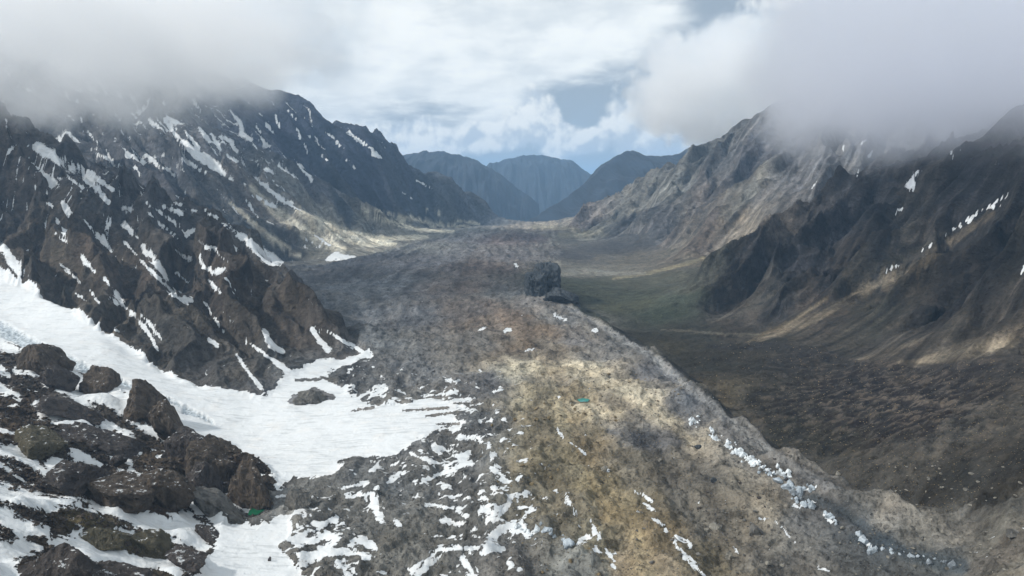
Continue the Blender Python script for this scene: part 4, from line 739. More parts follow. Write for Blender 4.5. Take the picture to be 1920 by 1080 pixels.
LAB = {'glacier': 'broad grey and tan debris covered glacier running down the valley', 'snowfield': 'white snow tongue spilling from the left onto the glacier',
 'valley': 'dark grassy valley floor and terraces right of the moraine', 'ridge': 'near brown ribbed ridge with snow streaks above the snow tongue', 'mountain': 'grey mountain with long snow gullies behind the near ridge',
 'peak': 'dark blue peak above the left end of the valley', 'slope': 'brown rock bands and snow ledges at the lower left', 'far_right': 'hazy grey mountain under white cloud on the right',
 'spur': 'dark rocky spur above the green meadow', 'right_slope': 'dark scree slope at the right edge under grey cloud'}
NAMES = {'glacier': 'glacier', 'snowfield': 'snowfield', 'valley': 'valley_floor', 'ridge': 'ridge_terrain', 'mountain': 'snowy_mountain_terrain', 'peak': 'peak_terrain', 'slope': 'rocky_slope_terrain', 'far_right': 'mountain_terrain', 'spur': 'spur_terrain', 'right_slope': 'scree_slope_terrain'}
SN_ = blur(SNOW, 1) > 0.06
ZU, ZV = U, V
MEAD = (REG == 2) & (meadow > 0.45)
MORW = (REG == 0) & (S > 0.0) & (L < math.log(3000)) & (blur((REG == 2).astype(np.float32), 7) > 0.02)
SNL = {'ridge': 'streaks of old snow in the gullies of the near brown ridge', 'mountain': 'long snow gullies on the grey mountain behind the near ridge', 'peak': 'thin snow streaks on the dark blue peak',
       'slope': 'snow ledges between the rock bands at the lower left', 'glacier': 'scattered snow patches on the rubble covered glacier', 'far_right': 'small snow specks on the hazy grey mountain', 'right_slope': 'narrow snow streaks on the dark scree slope'}
for k, nm in enumerate(REGN):
    m_ = REG == k
    if nm == 'valley': piece('meadow_ground', m_ & MEAD, 'flat green meadow between the moraine and the dark spur'); m_ = m_ & ~MEAD
    if nm == 'glacier': piece('moraine_ground', MORW & ~SN_, 'grey moraine crest along the right edge of the glacier'); m_ = m_ & ~(MORW & ~SN_)
    if nm in SNL:
        o_ = piece('snow_patches', m_ & SN_, SNL[nm]); m_ = m_ & ~SN_
        if o_ is not None: o_['kind'] = 'stuff'
    piece(NAMES[nm], m_, LAB[nm])

# ------------------------------------------------------------------ far blue ranges beyond the valley mouth
def far_material(c):
    m = bpy.data.materials.new('far_slopes'); m.use_nodes = True; t = NT(m.node_tree)
    pos = t.n('ShaderNodeNewGeometry').outputs['Position']
    nn = t.noise(pos, 0.004, 8, 0.6)
    col = t.mix(t.ramp(nn, 0.4, 0.65), (c[0] * .7, c[1] * .7, c[2] * .7, 1), (c[0] * 1.4, c[1] * 1.4, c[2] * 1.4, 1))
    bs = t.n('ShaderNodeBsdfPrincipled', Base_Color=col, Roughness=1.0)
    t.n('ShaderNodeOutputMaterial', Surface=bs.outputs[0]); return m
M_FAR = far_material((0.012, 0.020, 0.032))  # blue of the distant haze painted into the slope colour
def far_range(name, crest, label, lam, seed, width=3600.0, mesh=(360, 90)):
    """a ridge: crest line from pixel positions and distances, slopes falling to both sides"""
    pts = np.array([pt(*c) for c in crest]); NU, NV = mesh
    seg = np.r_[0, np.cumsum(np.hypot(*np.diff(pts[:, :2], axis=0).T))]
    tt = np.linspace(0, seg[-1], NU)
    cx, cy, cz = (np.interp(tt, seg, pts[:, k]) for k in range(3))
    tx, ty = np.gradient(cx), np.gradient(cy)
    for _ in range(30): tx = np.convolve(np.pad(tx, 4, mode='edge'), np.ones(9) / 9, 'valid'); ty = np.convolve(np.pad(ty, 4, mode='edge'), np.ones(9) / 9, 'valid')
    ln = np.hypot(tx, ty); nx, ny = ty / ln, -tx / ln
    dd = np.linspace(-1, 1, NV); dd = np.sign(dd) * np.abs(dd) ** 1.2 * width
    TT, DD = np.meshgrid(tt, dd)
    X = cx[None] + nx[None] * DD; Y = cy[None] + ny[None] * DD
    r = sum((0.55 ** o) * (1 - 1.9 * np.abs(gn(TT / (lam / 2 ** o), DD / (lam * 3.5 / 2 ** o) + 5, seed + o))) for o in range(6)) / 2.0
    Zz = cz[None] - np.abs(DD) * 0.62 + r * lam * 0.42 * np.clip(np.abs(DD) / 900 + 0.30, 0, 1)
    f = (np.arange(NV - 1)[:, None] * NU + np.arange(NU - 1)[None]).ravel()
    o = mesh_from(name, np.stack([X, Y, Zz], -1).reshape(-1, 3), np.stack([f, f + 1, f + NU + 1, f + NU], 1), M_FAR)
    o['kind'] = 'structure'; o['label'] = label
    return o
far_range('spur_hills', [(940, 440, 9800), (1000, 412, 10000), (1030, 393, 10100), (1060, 374, 10200), (1095, 345, 10300), (1130, 318, 10400), (1160, 298, 10500), (1185, 288, 10600), (1215, 300, 10700), (1260, 296, 10900), (1330, 270, 11200)],
          'steep dark blue spur closing the right side of the far valley', 700, 301, 3000)
far_range('range_hills', [(640, 300, 15000), (700, 312, 14500), (760, 298, 14200), (790, 292, 14100), (820, 289, 14000), (860, 291, 14000), (880, 302, 14000), (920, 322, 14000), (960, 350, 14000), (1010, 385, 14000)],
          'jagged blue range behind the dark peak', 900, 311, 4200)
far_range('horizon_hills', [(840, 330, 19000), (900, 318, 19000), (930, 306, 19000), (970, 297, 19000), (1000, 293, 19000), (1040, 299, 19000), (1070, 305, 19000), (1095, 320, 19000), (1140, 350, 19000), (1200, 345, 19500), (1300, 360, 19500)],
          'rounded pale blue mountain in the middle of the valley mouth', 750, 321, 5200)
# ground that carries on beyond and below everything
gm = bpy.data.meshes.new('ground')
bm_v = [(-60000, -20000, -1300), (60000, -20000, -1300), (60000, 70000, -1300), (-60000, 70000, -1300)]
g = mesh_from('ground', bm_v, [(0, 1, 2, 3)], M_FAR); g['kind'] = 'structure'; g['label'] = 'low ground beyond the valley'

# ------------------------------------------------------------------ loose rocks, ice and water
def rock_material(name, base, tint, pale=0.0, snowcap=False, ice=False):
    m = bpy.data.materials.new(name); m.use_nodes = True; t = NT(m.node_tree)
    geo = t.n('ShaderNodeNewGeometry'); pos = geo.outputs['Position']
    a = t.noise(pos, 0.12, 7, 0.65, 0.2); b = t.noise(pos, 0.9, 5, 0.6)
    r = t.n('ShaderNodeTexNoise', {'noise_type': 'RIDGED_MULTIFRACTAL'}, Vector=t.vmath('MULTIPLY', pos, (1, 1, 0.45)), Scale=0.075, Detail=7, Roughness=0.6, Lacunarity=2.1, Offset=0.9, Gain=2.0).outputs['Fac']
    k = t.ramp(t.math('ADD', t.math('MULTIPLY', a, 0.7), t.math('MULTIPLY', b, 0.3)), 0.33, 0.67, False)
    c0, c1 = rgba(base), rgba(tint)
    col = t.mix(k, c0, c1)
    col = t.vmath('SCALE', col, scale=t.math('ADD', 0.55, t.math('MULTIPLY', t.ramp(r, 0.1, 0.9), 0.6)))
    h = t.math('ADD', t.math('MULTIPLY', r, 3.0 if not ice else 0.8), t.math('ADD', t.math('MULTIPLY', a, 5.0 if not ice else 1.5), t.math('MULTIPLY', b, 1.2)))
    if snowcap:
        nz = t.n('ShaderNodeSeparateXYZ', Vector=geo.outputs['Normal']).outputs['Z']
        sf = t.ramp(t.math('ADD', nz, t.math('MULTIPLY', t.math('SUBTRACT', a, 0.5), 1.4)), 1.04, 1.12)
        col = t.mix(sf, col, (0.62, 0.64, 0.65, 1))
    bp = t.n('ShaderNodeBump', Strength=0.9, Distance=1.0, Height=h)
    bs = t.n('ShaderNodeBsdfPrincipled', Base_Color=col, Roughness=0.9 if not ice else 0.55, Normal=bp.outputs[0])
    bs.inputs['Specular IOR Level'].default_value = 0.2
    t.n('ShaderNodeOutputMaterial', Surface=bs.outputs[0]); return m
M_BROWN = rock_material('brown_rock', (54, 50, 46), (98, 88, 78), snowcap=True)
M_OLIVE = rock_material('olive_rock', (62, 60, 50), (98, 92, 76), snowcap=True)
M_DARK = rock_material('dark_rock', (50, 48, 48), (86, 80, 76), snowcap=True)
M_SHADY = rock_material('shady_slate_rock', (52, 57, 62), (88, 93, 97))  # slate grey; on the bluff it also carries painted shadow
M_GREY = rock_material('grey_stone', (80, 79, 77), (122, 120, 115))
M_PALE = rock_material('pale_stone', (108, 105, 97), (156, 152, 142))
M_TAN = rock_material('tan_stone', (96, 84, 64), (134, 120, 92))
M_ICE = rock_material('white_ice', (165, 174, 181), (238, 242, 243), ice=True)
M_BLUEICE = rock_material('grey_ice', (96, 106, 114), (190, 199, 206), ice=True)

def ico(sub):
    p = (1 + 5 ** .5) / 2
    v = [(-1, p, 0), (1, p, 0), (-1, -p, 0), (1, -p, 0), (0, -1, p), (0, 1, p), (0, -1, -p), (0, 1, -p), (p, 0, -1), (p, 0, 1), (-p, 0, -1), (-p, 0, 1)]
    v = [np.array(q) / np.linalg.norm(q) for q in v]
    f = [(0, 11, 5), (0, 5, 1), (0, 1, 7), (0, 7, 10), (0, 10, 11), (1, 5, 9), (5, 11, 4), (11, 10, 2), (10, 7, 6), (7, 1, 8), (3, 9, 4), (3, 4, 2), (3, 2, 6), (3, 6, 8), (3, 8, 9), (4, 9, 5), (2, 4, 11), (6, 2, 10), (8, 6, 7), (9, 8, 1)]
    for _ in range(sub):
        c = {}; nf = []
        def mid(a, b):
            k = (min(a, b), max(a, b))
            if k not in c: q = v[a] + v[b]; v.append(q / np.linalg.norm(q)); c[k] = len(v) - 1
            return c[k]
        for a, b, d in f:
            x, y, zz = mid(a, b), mid(b, d), mid(d, a); nf += [(a, x, zz), (b, y, x), (d, zz, y), (x, y, zz)]
        f = nf
    return np.array(v, np.float32), np.array(f, np.int32)
ICO = {k: ico(k) for k in (1, 2, 3, 4)}
def n3(p, s, seed):
    return (gn(p[:, 0] * s + p[:, 2] * s * .6, p[:, 1] * s - p[:, 2] * s * .8, seed) + gn(p[:, 1] * s + 3, p[:, 2] * s + p[:, 0] * s * .5, seed + 3)) * 0.5
def rock_shape(seed, sub, nplanes=10, rough_=0.08, lo=0.5, hi=1.0, boxy=False):
    r = np.random.RandomState(seed); v, f = ICO[sub]
    nn = r.normal(size=(nplanes, 3)); nn /= np.linalg.norm(nn, axis=1, keepdims=True); d = r.uniform(lo, hi, nplanes)
    q = v @ nn.T.astype(np.float32)
    rad = np.min(np.where(q > 0.08, d[None] / np.maximum(q, 0.08), 9), 1); rad = np.minimum(rad, 1.25)
    if boxy: rad = 1.0 / (np.abs(v) ** 5).sum(1) ** 0.2
    p = v * rad[:, None]
    for o in range(4):
        a = rough_ / 1.7 ** o; s = 1.8 * 2.1 ** o
        p = p * (1 + a * (1 - 2.2 * np.abs(n3(v * rad[:, None], s, seed % 50 + o)))[:, None])
    return p.astype(np.float32), f
def put_rock(name, u, vb, wpx, hpx, label, mat, cat, seed, sub=4, tilt=0.0, depth=0.8, Ymin=0, rough_=0.13, sink=0.3, group=None, yaw=None, at=None, boxy=False):
    if at is None:
        j, i = hit(u, vb, Ymin)
    else: j, i = at
    x, y, zz = float(Xg[j, i]), float(Yg[j, i]), float(Z[j, i])
    wd, ht = wpx * y / FPX, hpx * y / FPX
    p, f = rock_shape(seed, sub, rough_=rough_, boxy=boxy)
    rx, rz = wd / 2, ht / (2 - 2 * sink) * 1.0
    p = p * np.array([rx, rx * depth, rz], np.float32)
    p[:, 2] -= p[:, 0] * math.tan(tilt)
    o = mesh_from(name, p, f, mat, smooth=False)
    o.location = (x, y + rx * depth * 0.4, zz + rz * (1 - 2 * sink))
    o.rotation_euler = (0, 0, 0 if yaw is None else yaw)
    o['label'] = label; o['category'] = cat
    if group: o['group'] = group
    return o
TI = 0.42
OUT = [
 (60, 694, 92, 52, TI, M_BROWN, 'large brown outcrop capped with snow beside the grey ice step'),
 (183, 727, 62, 34, TI, M_BROWN, 'rounded brown outcrop touching the lower edge of the snow tongue'),
 (112, 727, 58, 26, TI + .1, M_DARK, 'low dark outcrop in snow between two larger brown outcrops'),
 (266, 778, 74, 46, TI + .15, M_BROWN, 'upper brown crag of the jagged spine below the snow tongue'),
 (316, 818, 84, 58, TI + .15, M_BROWN, 'middle brown crag of the jagged spine, streaked with cracks'),
 (352, 856, 84, 62, .35, M_DARK, 'grey brown crag of the spine just above the twin dark knobs'),
 (404, 896, 84, 78, .25, M_BROWN, 'brown knob standing left of the rounded knob over the green pond'),
 (468, 948, 104, 84, .12, M_BROWN, 'big rounded dark brown knob overhanging the green pond'),
 (372, 928, 64, 52, .3, M_DARK, 'grey crag below the spine with a thin snow seam'),
 (398, 962, 120, 34, .5, M_GREY, 'low grey rib of rock running down to the green pond'),
 (130, 918, 140, 48, .2, M_DARK, 'dark cliff at the left end of the orange brown rock wall'),
 (215, 932, 130, 66, .2, M_BROWN, 'orange brown rock wall above the long snow ledge'),
 (300, 948, 104, 66, .25, M_BROWN, 'brown rock wall end with a steep broken edge'),
 (185, 1018, 92, 36, .3, M_OLIVE, 'olive brown hump left of the long olive rock rib'),
 (280, 1040, 124, 42, .35, M_OLIVE, 'long olive brown rock rib rising from the snow at the lower left'),
 (352, 1056, 84, 28, .3, M_DARK, 'dark pointed end of the olive rock rib in the snow'),
 (95, 1098, 150, 74, .2, M_DARK, 'dark rock mound at the bottom left corner of the view'),
 (205, 1108, 130, 56, .35, M_DARK, 'dark rock ramp along the bottom edge, right of the corner mound'),
 (170, 838, 150, 42, .45, M_DARK, 'dark sloping cliff band under the striped snow ledge'),
 (60, 850, 120, 50, .3, M_OLIVE, 'olive brown cliff at the left edge above a snow patch'),
 (220, 868, 36, 20, .3, M_DARK, 'small dark boulder like crag ringed by snow'),
 (120, 775, 110, 26, .4, M_DARK, 'dark rubble band between two snow ledges'),
 (590, 750, 60, 15, .15, M_GREY, 'larger grey rock island in the snow basin'),
 (566, 758, 32, 8, .2, M_GREY, 'smaller grey rock island in the snow basin'),
 (390, 1010, 70, 12, .5, M_DARK, 'thin dark rib of rock crossing the lower snowfield'),
 (560, 952, 52, 26, .1, M_GREY, 'pale grey rubble mound right of the green pond'),
]
for k, (u, vb, wp, hp, ti, mt_, lb) in enumerate(OUT):
    put_rock('rock_outcrop', u, vb, wp * (0.9 if k < 9 else .76), hp * (1.0 if k < 3 or k > 21 else .84 if k < 9 else .62), lb, mt_, 'rock outcrop', 500 + k * 7, 4, tilt=ti * .95, depth=1.0, sink=0.41, rough_=0.13)
put_rock('rock_outcrop', 1026, 552, 40, 48, 'blunt bluff darkened with painted shadow at the glacier edge beside the green meadow', M_SHADY, 'bluff', 911, 4, depth=1.3, sink=0.25, rough_=0.15, Ymin=2300, boxy=True)  # dark colour stands for shadow on the steep moraine wall
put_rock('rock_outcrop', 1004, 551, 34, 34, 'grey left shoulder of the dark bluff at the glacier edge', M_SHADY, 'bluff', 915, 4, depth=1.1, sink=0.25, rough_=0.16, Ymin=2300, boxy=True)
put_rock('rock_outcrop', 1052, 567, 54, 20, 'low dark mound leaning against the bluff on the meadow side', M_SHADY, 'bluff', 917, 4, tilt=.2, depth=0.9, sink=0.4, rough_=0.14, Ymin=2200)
BIG = [(1417, 1003, 26, 20, M_GREY, 'long grey boulder lying alone on the lower right rubble', .5), (1341, 993, 17, 13, M_PALE, 'pale round boulder, upper one of a pair on the lower right rubble', 0),
 (1324, 998, 16, 9, M_PALE, 'pale flat boulder, lower left one of a pair on the lower right rubble', .1), (1367, 1050, 16, 13, M_PALE, 'pale boulder near the bottom edge below the long grey boulder', 0),
 (1903, 1006, 30, 12, M_GREY, 'dark edged slab near the lower right corner of the view', 0), (1572, 892, 8, 6, M_PALE, 'small white stone on the crest of the moraine', 0), (1677, 917, 9, 7, M_GREY, 'single stone at the foot of the dark grassy bank', 0),
 (1441, 1062, 12, 7, M_PALE, 'pale slab near the bottom edge, left one of two', 0), (1466, 1064, 10, 5, M_PALE, 'pale slab near the bottom edge, right one of two', 0), (1134, 884, 12, 8, M_PALE, 'bright pale block on the olive brown stripe of rubble', 0),
 (506, 1052, 6, 9, M_DARK, 'small dark stone alone on the lower snowfield', 0), (1548, 905, 9, 6, M_GREY, 'grey stone just inside the moraine crest', 0), (1237, 868, 7, 6, M_PALE, 'small pale round stone in the middle of grey rubble', 0),
 (1310, 842, 14, 8, M_SHADY, 'dark stone beside the start of the white ice belt', 0), (1338, 905, 10, 8, M_SHADY, 'dark block left of the white ice belt', 0)]
for k, (u, vb, wp, hp, mt_, lb, ti) in enumerate(BIG):
    put_rock('boulder', u, vb, wp, hp, lb, mt_, 'boulder', 1200 + k * 5, 3, tilt=ti * .5, depth=0.7, sink=0.22, rough_=0.07)
# boulders anyone could count, largest in view
PROTO = [rock_shape(1500 + k, 2, 12, 0.05) for k in range(7)]
PM = {}
def proto_mesh(kind, mat, shapes):
    out = []
    for k, (p, f) in enumerate(shapes):
        me_o = mesh_from(kind, p, f, mat, smooth=False); out.append(me_o.data); bpy.data.objects.remove(me_o)
    return out
for nm, mt_ in (('grey', M_GREY), ('pale', M_PALE), ('tan', M_TAN), ('dark', M_DARK)): PM[nm] = proto_mesh('boulder', mt_, PROTO)
random.seed(11)
ZONES = [(500, 900, 900, 1080, 46, 'grey', 'grey boulder among the snow patches', 'boulders on the snow patched rubble'),
 (900, 1150, 780, 1080, 34, 'tan', 'brown boulder on the olive brown stripe', 'boulders on the brown stripe'),
 (1180, 1500, 960, 1080, 60, 'grey', 'grey boulder on the bare lower right rubble', 'boulders on the lower right rubble'),
 (1560, 1910, 985, 1080, 46, 'pale', 'pale stone on the gravel apron', 'stones on the gravel apron'),
 (1640, 1915, 870, 960, 40, 'pale', 'pale stone on the dark grassy bank', 'stones on the dark grassy bank'),
 (960, 1280, 690, 800, 30, 'tan', 'tan boulder on the bright sandy stripe', 'boulders on the sandy stripe'),
 (1290, 1500, 830, 960, 22, 'dark', 'dark stone beside the white ice belt', 'dark stones beside the ice belt')]
for (u0, u1, v0, v1, cnt, kind, lb, gp) in ZONES:
    for _ in range(cnt):
        u, vv = random.uniform(u0, u1), random.uniform(v0, v1)
        j, i = hit(u, vv)
        if REG[j, i] not in (0, 2) or (REG[j, i] == 0 and SNOW[j, i] > 0.1): continue
        y = float(Yg[j, i]); r = (1.6 + 2.6 * random.random() ** 3) * y / FPX
        o = bpy.data.objects.new('boulder', random.choice(PM[kind])); COL.objects.link(o)
        o.location = (float(Xg[j, i]), y, float(Z[j, i]) + r * 0.25)
        o.scale = (r * random.uniform(.9, 1.5), r * random.uniform(.8, 1.2), r * random.uniform(.55, .9))
        o.rotation_euler = (random.uniform(-.3, .3), random.uniform(-.3, .3), random.uniform(0, 6.28))
        tu, tv = (u - u0) / (u1 - u0), (vv - v0) / (v1 - v0)
        row = 'far' if tv < .34 else 'near' if tv > .67 else 'middle'; cl_ = 'left' if tu < .25 else 'right' if tu > .75 else 'centre left' if tu < .5 else 'centre right'
        sz_ = 'small' if r < 2.0 * y / FPX else 'large' if r > 3.0 * y / FPX else 'medium'
        o['label'] = '%s %s, %s %s part' % (sz_, lb, row, cl_); o['category'] = 'boulder'; o['group'] = gp
# white ice pinnacles along the belt beside the moraine
def spike(seed):
    p, f = rock_shape(seed, 3, 14, 0.14, .55, .9)
    up = np.clip(p[:, 2], 0, None); p[:, 0] *= 1 - 0.55 * up; p[:, 1] *= 1 - 0.55 * up; p[:, 2] *= 1.25
    return p.astype(np.float32), f
SPM = {'w': proto_mesh('ice_pinnacle', M_ICE, [spike(1700 + k) for k in range(6)]), 'g': proto_mesh('ice_pinnacle', M_BLUEICE, [spike(1710 + k) for k in range(5)])}
BELT = BELT_ = [((1293, 790), (1310, 796), 12, 6, 'w', 'upper end'), ((1330, 806), (1346, 828), 12, 7, 'w', 'upper end'), ((1360, 833), (1385, 846), 16, 7, 'w', 'middle'), ((1375, 846), (1418, 870), 24, 9, 'w', 'middle'), ((1412, 866), (1440, 884), 14, 9, 'w', 'middle'),
 ((1438, 884), (1484, 892), 20, 8, 'w', 'middle'), ((1420, 880), (1480, 905), 8, 8, 'g', 'middle'), ((1478, 908), (1500, 935), 12, 13, 'g', 'lower'), ((1490, 915), (1530, 922), 8, 9, 'g', 'lower'), ((1485, 938), (1530, 948), 10, 12, 'g', 'lower'),
 ((1545, 962), (1570, 985), 6, 9, 'g', 'lower'), ((1608, 1000), (1640, 1035), 10, 10, 'g', 'lowest'), ((1640, 1030), (1790, 1062), 14, 9, 'g', 'lowest'), ((1010, 990), (1070, 1020), 10, 10, 'g', 'left slab'), ((960, 985), (1010, 1010), 9, 8, 'w', 'left slab')]
BL = {'upper end': 'white ice pinnacle at the upper start of the belt', 'middle': 'white ice pinnacle mid belt', 'lower': 'dirty grey ice pinnacle low in the belt',
      'lowest': 'grey ice block in dark rubble', 'left slab': 'dirty ice block at the bottom centre'}
for (a, b, cnt, sz, kd, zn) in BELT:
    for q_ in range(cnt):
        f_ = (q_ + random.random()) / cnt; dx, dy = b[0] - a[0], b[1] - a[1]; ln = math.hypot(dx, dy) + 1e-6; off = random.gauss(0, 4.0)
        u = a[0] + dx * f_ - dy / ln * off; vv = a[1] + dy * f_ + dx / ln * off
        j, i = hit(u, vv); y = float(Yg[j, i]); r = sz * random.choice((.4, .5, .6, .8, 1.0, 1.35)) * random.uniform(.8, 1.1) * 0.58 * y / FPX
        o = bpy.data.objects.new('ice_pinnacle', random.choice(SPM[kd])); COL.objects.link(o)
        o.location = (float(Xg[j, i]), y, float(Z[j, i]) + r * 0.2)
        o.scale = (r * random.uniform(.8, 1.3), r * random.uniform(.7, 1.3), r * random.uniform(.7, 1.25)); o.rotation_euler = (random.uniform(-.4, .4), random.uniform(-.4, .4), random.uniform(0, 6.28))
        o['label'] = '%s %s, %s %s' % ('big' if r > sz * .45 * y / FPX else 'small', BL[zn], {0: 'first', 1: 'second', 2: 'third', 3: 'last'}[min(3, int(f_ * 4))] + ' quarter', 'left side' if off > 0 else 'right side'); o['category'] = 'ice pinnacle'; o['group'] = 'ice blocks, ' + zn + ' of the belt' if zn != 'left slab' else 'ice blocks on the snowy rubble'
# small stones nobody could count
def stones(name, n_, u0, u1, v0, v1, mat, label, regs, smin, smax, seed):
    r = np.random.RandomState(seed); us = r.uniform(u0, u1, n_ * 2); vs = r.uniform(0, 1, n_ * 2) ** 0.8 * (v1 - v0) + v0
    V8 = np.array([(1, 0, 0), (-1, 0, 0), (0, 1, 0), (0, -1, 0), (0, 0, 1), (0, 0, -1)], np.float32)
    F8 = np.array([(0, 2, 4), (2, 1, 4), (1, 3, 4), (3, 0, 4), (2, 0, 5), (1, 2, 5), (3, 1, 5), (0, 3, 5)], np.int32)
    vv_, ff_ = [], []; c = 0
    for u, v in zip(us, vs):
        j, i = hit(u, v)
        if REG[j, i] not in regs or SNOW[j, i] > 0.2: continue
        y = Yg[j, i]; s_ = (smin + (smax - smin) * r.rand() ** 2.5) * y / FPX
        q_ = V8 * (s_ * r.uniform(.6, 1.3, (6, 1))) * np.array([1.2, 1, .75]); a = r.rand() * 6.28
        q_ = np.stack([q_[:, 0] * math.cos(a) - q_[:, 1] * math.sin(a), q_[:, 0] * math.sin(a) + q_[:, 1] * math.cos(a), q_[:, 2]], 1) + r.uniform(-.2, .2, (6, 3)) * s_
        vv_.append(q_ + np.array([Xg[j, i], y, Z[j, i] + s_ * .2])); ff_.append(F8 + 6 * c); c += 1
        if c >= n_: break
    o = mesh_from(name, np.concatenate(vv_), np.concatenate(ff_), mat, smooth=False); o['kind'] = 'stuff'; o['label'] = label
stones('rubble', 7000, 480, 1800, 640, 1085, M_GREY, 'small grey stones littering the glacier', (0,), .5, 1.7, 5)
stones('rubble', 3500, 560, 1700, 560, 1085, M_DARK, 'small dark stones littering the glacier', (0,), .6, 2.0, 6)
stones('rubble', 2500, 950, 1300, 680, 1085, M_TAN, 'small tan stones on the sandy stripe', (0,), .5, 1.6, 7)
stones('gravel', 3000, 1300, 1925, 640, 1085, M_TAN, 'pale stones on the valley side right of the moraine', (2,), .5, 1.6, 8)
stones('rubble', 6000, -60, 520, 650, 1100, M_DARK, 'broken brown stones between the rock bands at the lower left', (6,), .6, 3.6, 9)
stones('rubble', 2500, -60, 520, 650, 1100, M_BROWN, 'larger broken brown stones at the lower left', (6,), 1.5, 6.0, 10)
# ponds
def pond(u, v, wpx, hpx, zz, col, label, ang=0.0):
    x, y, _ = ptz(u, v, zz); rx = wpx / 2 * y / FPX; ry = (hpx / 2) * y * y / FPX / abs(zz)
    vs = [(x, y, zz)]
    for k in range(36):
        a = k / 36 * 2 * math.pi; w_ = 1 + 0.13 * math.sin(2 * a + 1) + 0.08 * math.sin(5 * a)
        vs.append((x + rx * w_ * math.cos(a), y + ry * w_ * math.sin(a), zz))
    me = bpy.data.meshes.new('pond_water'); me.from_pydata(vs, [], [(0, 1 + k, 1 + (k + 1) % 36) for k in range(36)]); me.update()
    o = bpy.data.objects.new('pond_water', me); COL.objects.link(o)
    m = bpy.data.materials.new('meltwater'); m.use_nodes = True; t = NT(m.node_tree)
    bs = t.n('ShaderNodeBsdfPrincipled', Base_Color=(*col, 1), Roughness=0.12)
    t.n('ShaderNodeOutputMaterial', Surface=bs.outputs[0]); me.materials.append(m)
    o['kind'] = 'structure'; o['label'] = label
for pd in PONDS: pond(*pd)


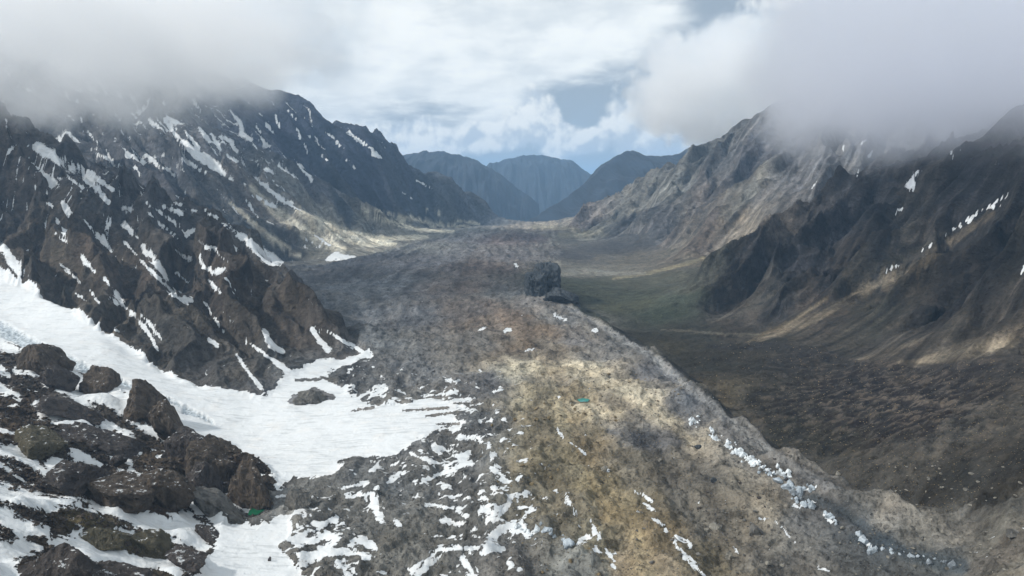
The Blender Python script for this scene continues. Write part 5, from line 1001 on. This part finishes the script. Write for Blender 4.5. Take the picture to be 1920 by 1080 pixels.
# ------------------------------------------------------------------ air and clouds
def sphere_mesh(nu=24, nv=14):
    vs, fs = [(0, 0, 1)], []
    for j in range(1, nv):
        th = math.pi * j / nv
        for i in range(nu):
            ph = 2 * math.pi * i / nu; vs.append((math.sin(th) * math.cos(ph), math.sin(th) * math.sin(ph), math.cos(th)))
    vs.append((0, 0, -1)); last = len(vs) - 1
    for i in range(nu): fs.append((0, 1 + i, 1 + (i + 1) % nu))
    for j in range(nv - 2):
        for i in range(nu):
            a = 1 + j * nu + i; b = 1 + j * nu + (i + 1) % nu; fs.append((a, a + nu, b + nu, b))
    for i in range(nu): fs.append((last, last - nu + (i + 1) % nu, last - nu + i))
    return vs, fs
def cloud(name, c, r, label, dens, nscale, cat='cloud', edge=0.4, namp=4.5, bottom=None, thr=0.0, group=None, col=(1, 1, 1, 1), aniso=0.55, warp=1.5):
    vs, fs = sphere_mesh()
    me = bpy.data.meshes.new(name); me.from_pydata(vs, [], fs); me.update()
    for p in me.polygons: p.use_smooth = True
    o = bpy.data.objects.new(name, me); COL.objects.link(o)
    o.location = c; o.scale = r
    m = bpy.data.materials.new('cloud_vapour'); m.use_nodes = True; t = NT(m.node_tree)
    tc = t.n('ShaderNodeTexCoord').outputs['Object']
    pos = t.n('ShaderNodeNewGeometry').outputs['Position']
    d = t.math('SUBTRACT', 1.0, t.vmath('LENGTH', tc))
    wn = t.n('ShaderNodeTexNoise', Vector=tc, Scale=1.6, Detail=3.0).outputs['Color']
    tw = t.vmath('ADD', tc, t.vmath('SCALE', t.vmath('SUBTRACT', wn, (0.5, 0.5, 0.5)), scale=warp))
    dw = t.math('SUBTRACT', 1.0, t.math('MULTIPLY', t.vmath('LENGTH', tw), 1.25))
    nz = t.math('ADD', t.math('MULTIPLY', t.noise(pos, nscale, 6, 0.62), 0.7), t.math('MULTIPLY', t.noise(pos, nscale * 0.35, 2, 0.5), 0.3))
    f = t.math('ADD', dw, t.math('MULTIPLY', t.math('SUBTRACT', nz, 0.5 + thr), namp))
    f = t.math('MULTIPLY', t.ramp(f, 0.0, edge), t.ramp(d, 0.0, 0.3))
    if bottom is not None:
        zc = t.n('ShaderNodeSeparateXYZ', Vector=pos).outputs['Z']
        nb = t.noise(pos, nscale * 1.6, 3, 0.6)
        zb = t.math('ADD', zc, t.math('MULTIPLY', t.math('SUBTRACT', nb, 0.5), bottom[2]))
        f = t.math('MULTIPLY', f, t.ramp(zb, bottom[0], bottom[1]))
    v = t.n('ShaderNodeVolumePrincipled', Color=col, Density=t.math('MULTIPLY', f, dens), Anisotropy=aniso)
    t.n('ShaderNodeOutputMaterial', Volume=v.outputs[0])
    me.materials.append(m)
    o['label'] = label
    if group: o['group'] = group
    o['category'] = cat
    return o
def ctr(u, v, Y): return pt(u, v, Y)
cloud('cloud', ctr(20, 60, 2700), (1300, 800, 480), 'thick grey white cloud bank hiding the top of the near left ridge', 0.0026, 0.0034, bottom=(90, 340, 260), warp=1.0, aniso=0.2)
cloud('cloud', ctr(330, 40, 5200), (1750, 900, 760), 'bright cloud wrapped round the snowy summits left of the valley', 0.0020, 0.0026, bottom=(430, 760, 500), warp=1.2)
cloud('cloud', ctr(2020, 120, 2250), (1350, 1100, 560), 'grey cloud bank lying on the scree slope at the right', 0.0030, 0.0030, bottom=(40, 300, 260), col=(.95, .96, 1, 1), warp=0.9)
cloud('cloud', ctr(1800, 70, 4300), (1500, 1000, 760), 'pale lavender cloud veiling the summit ridge behind the scree slope', 0.0028, 0.0022, bottom=(210, 460, 400), col=(.96, .97, 1, 1), warp=0.9)
cloud('cloud', ctr(1390, 165, 6400), (1250, 800, 760), 'tall white cumulus standing over the hazy grey mountain', 0.0055, 0.0034, edge=0.25, namp=4.0, warp=1.6)

def box(name, x0, x1, y0, y1, z0, z1):
    vs = [(x, y, zz) for zz in (z0, z1) for y in (y0, y1) for x in (x0, x1)]
    fs = [(0, 2, 3, 1), (4, 5, 7, 6), (0, 1, 5, 4), (2, 6, 7, 3), (0, 4, 6, 2), (1, 3, 7, 5)]
    me = bpy.data.meshes.new(name); me.from_pydata(vs, [], fs); me.update()
    o = bpy.data.objects.new(name, me); COL.objects.link(o); return o
hz = box('haze', -61000, 61000, -21000, 71000, -1301, 1620)
hm = bpy.data.materials.new('air'); hm.use_nodes = True; t = NT(hm.node_tree)
hv = t.n('ShaderNodeVolumePrincipled', Color=(0.42, 0.68, 1.0, 1), Density=HAZE, Anisotropy=0.0)
t.n('ShaderNodeOutputMaterial', Volume=hv.outputs[0])
hz.data.materials.append(hm); hz['kind'] = 'stuff'; hz['label'] = 'thin blue haze filling the whole valley'
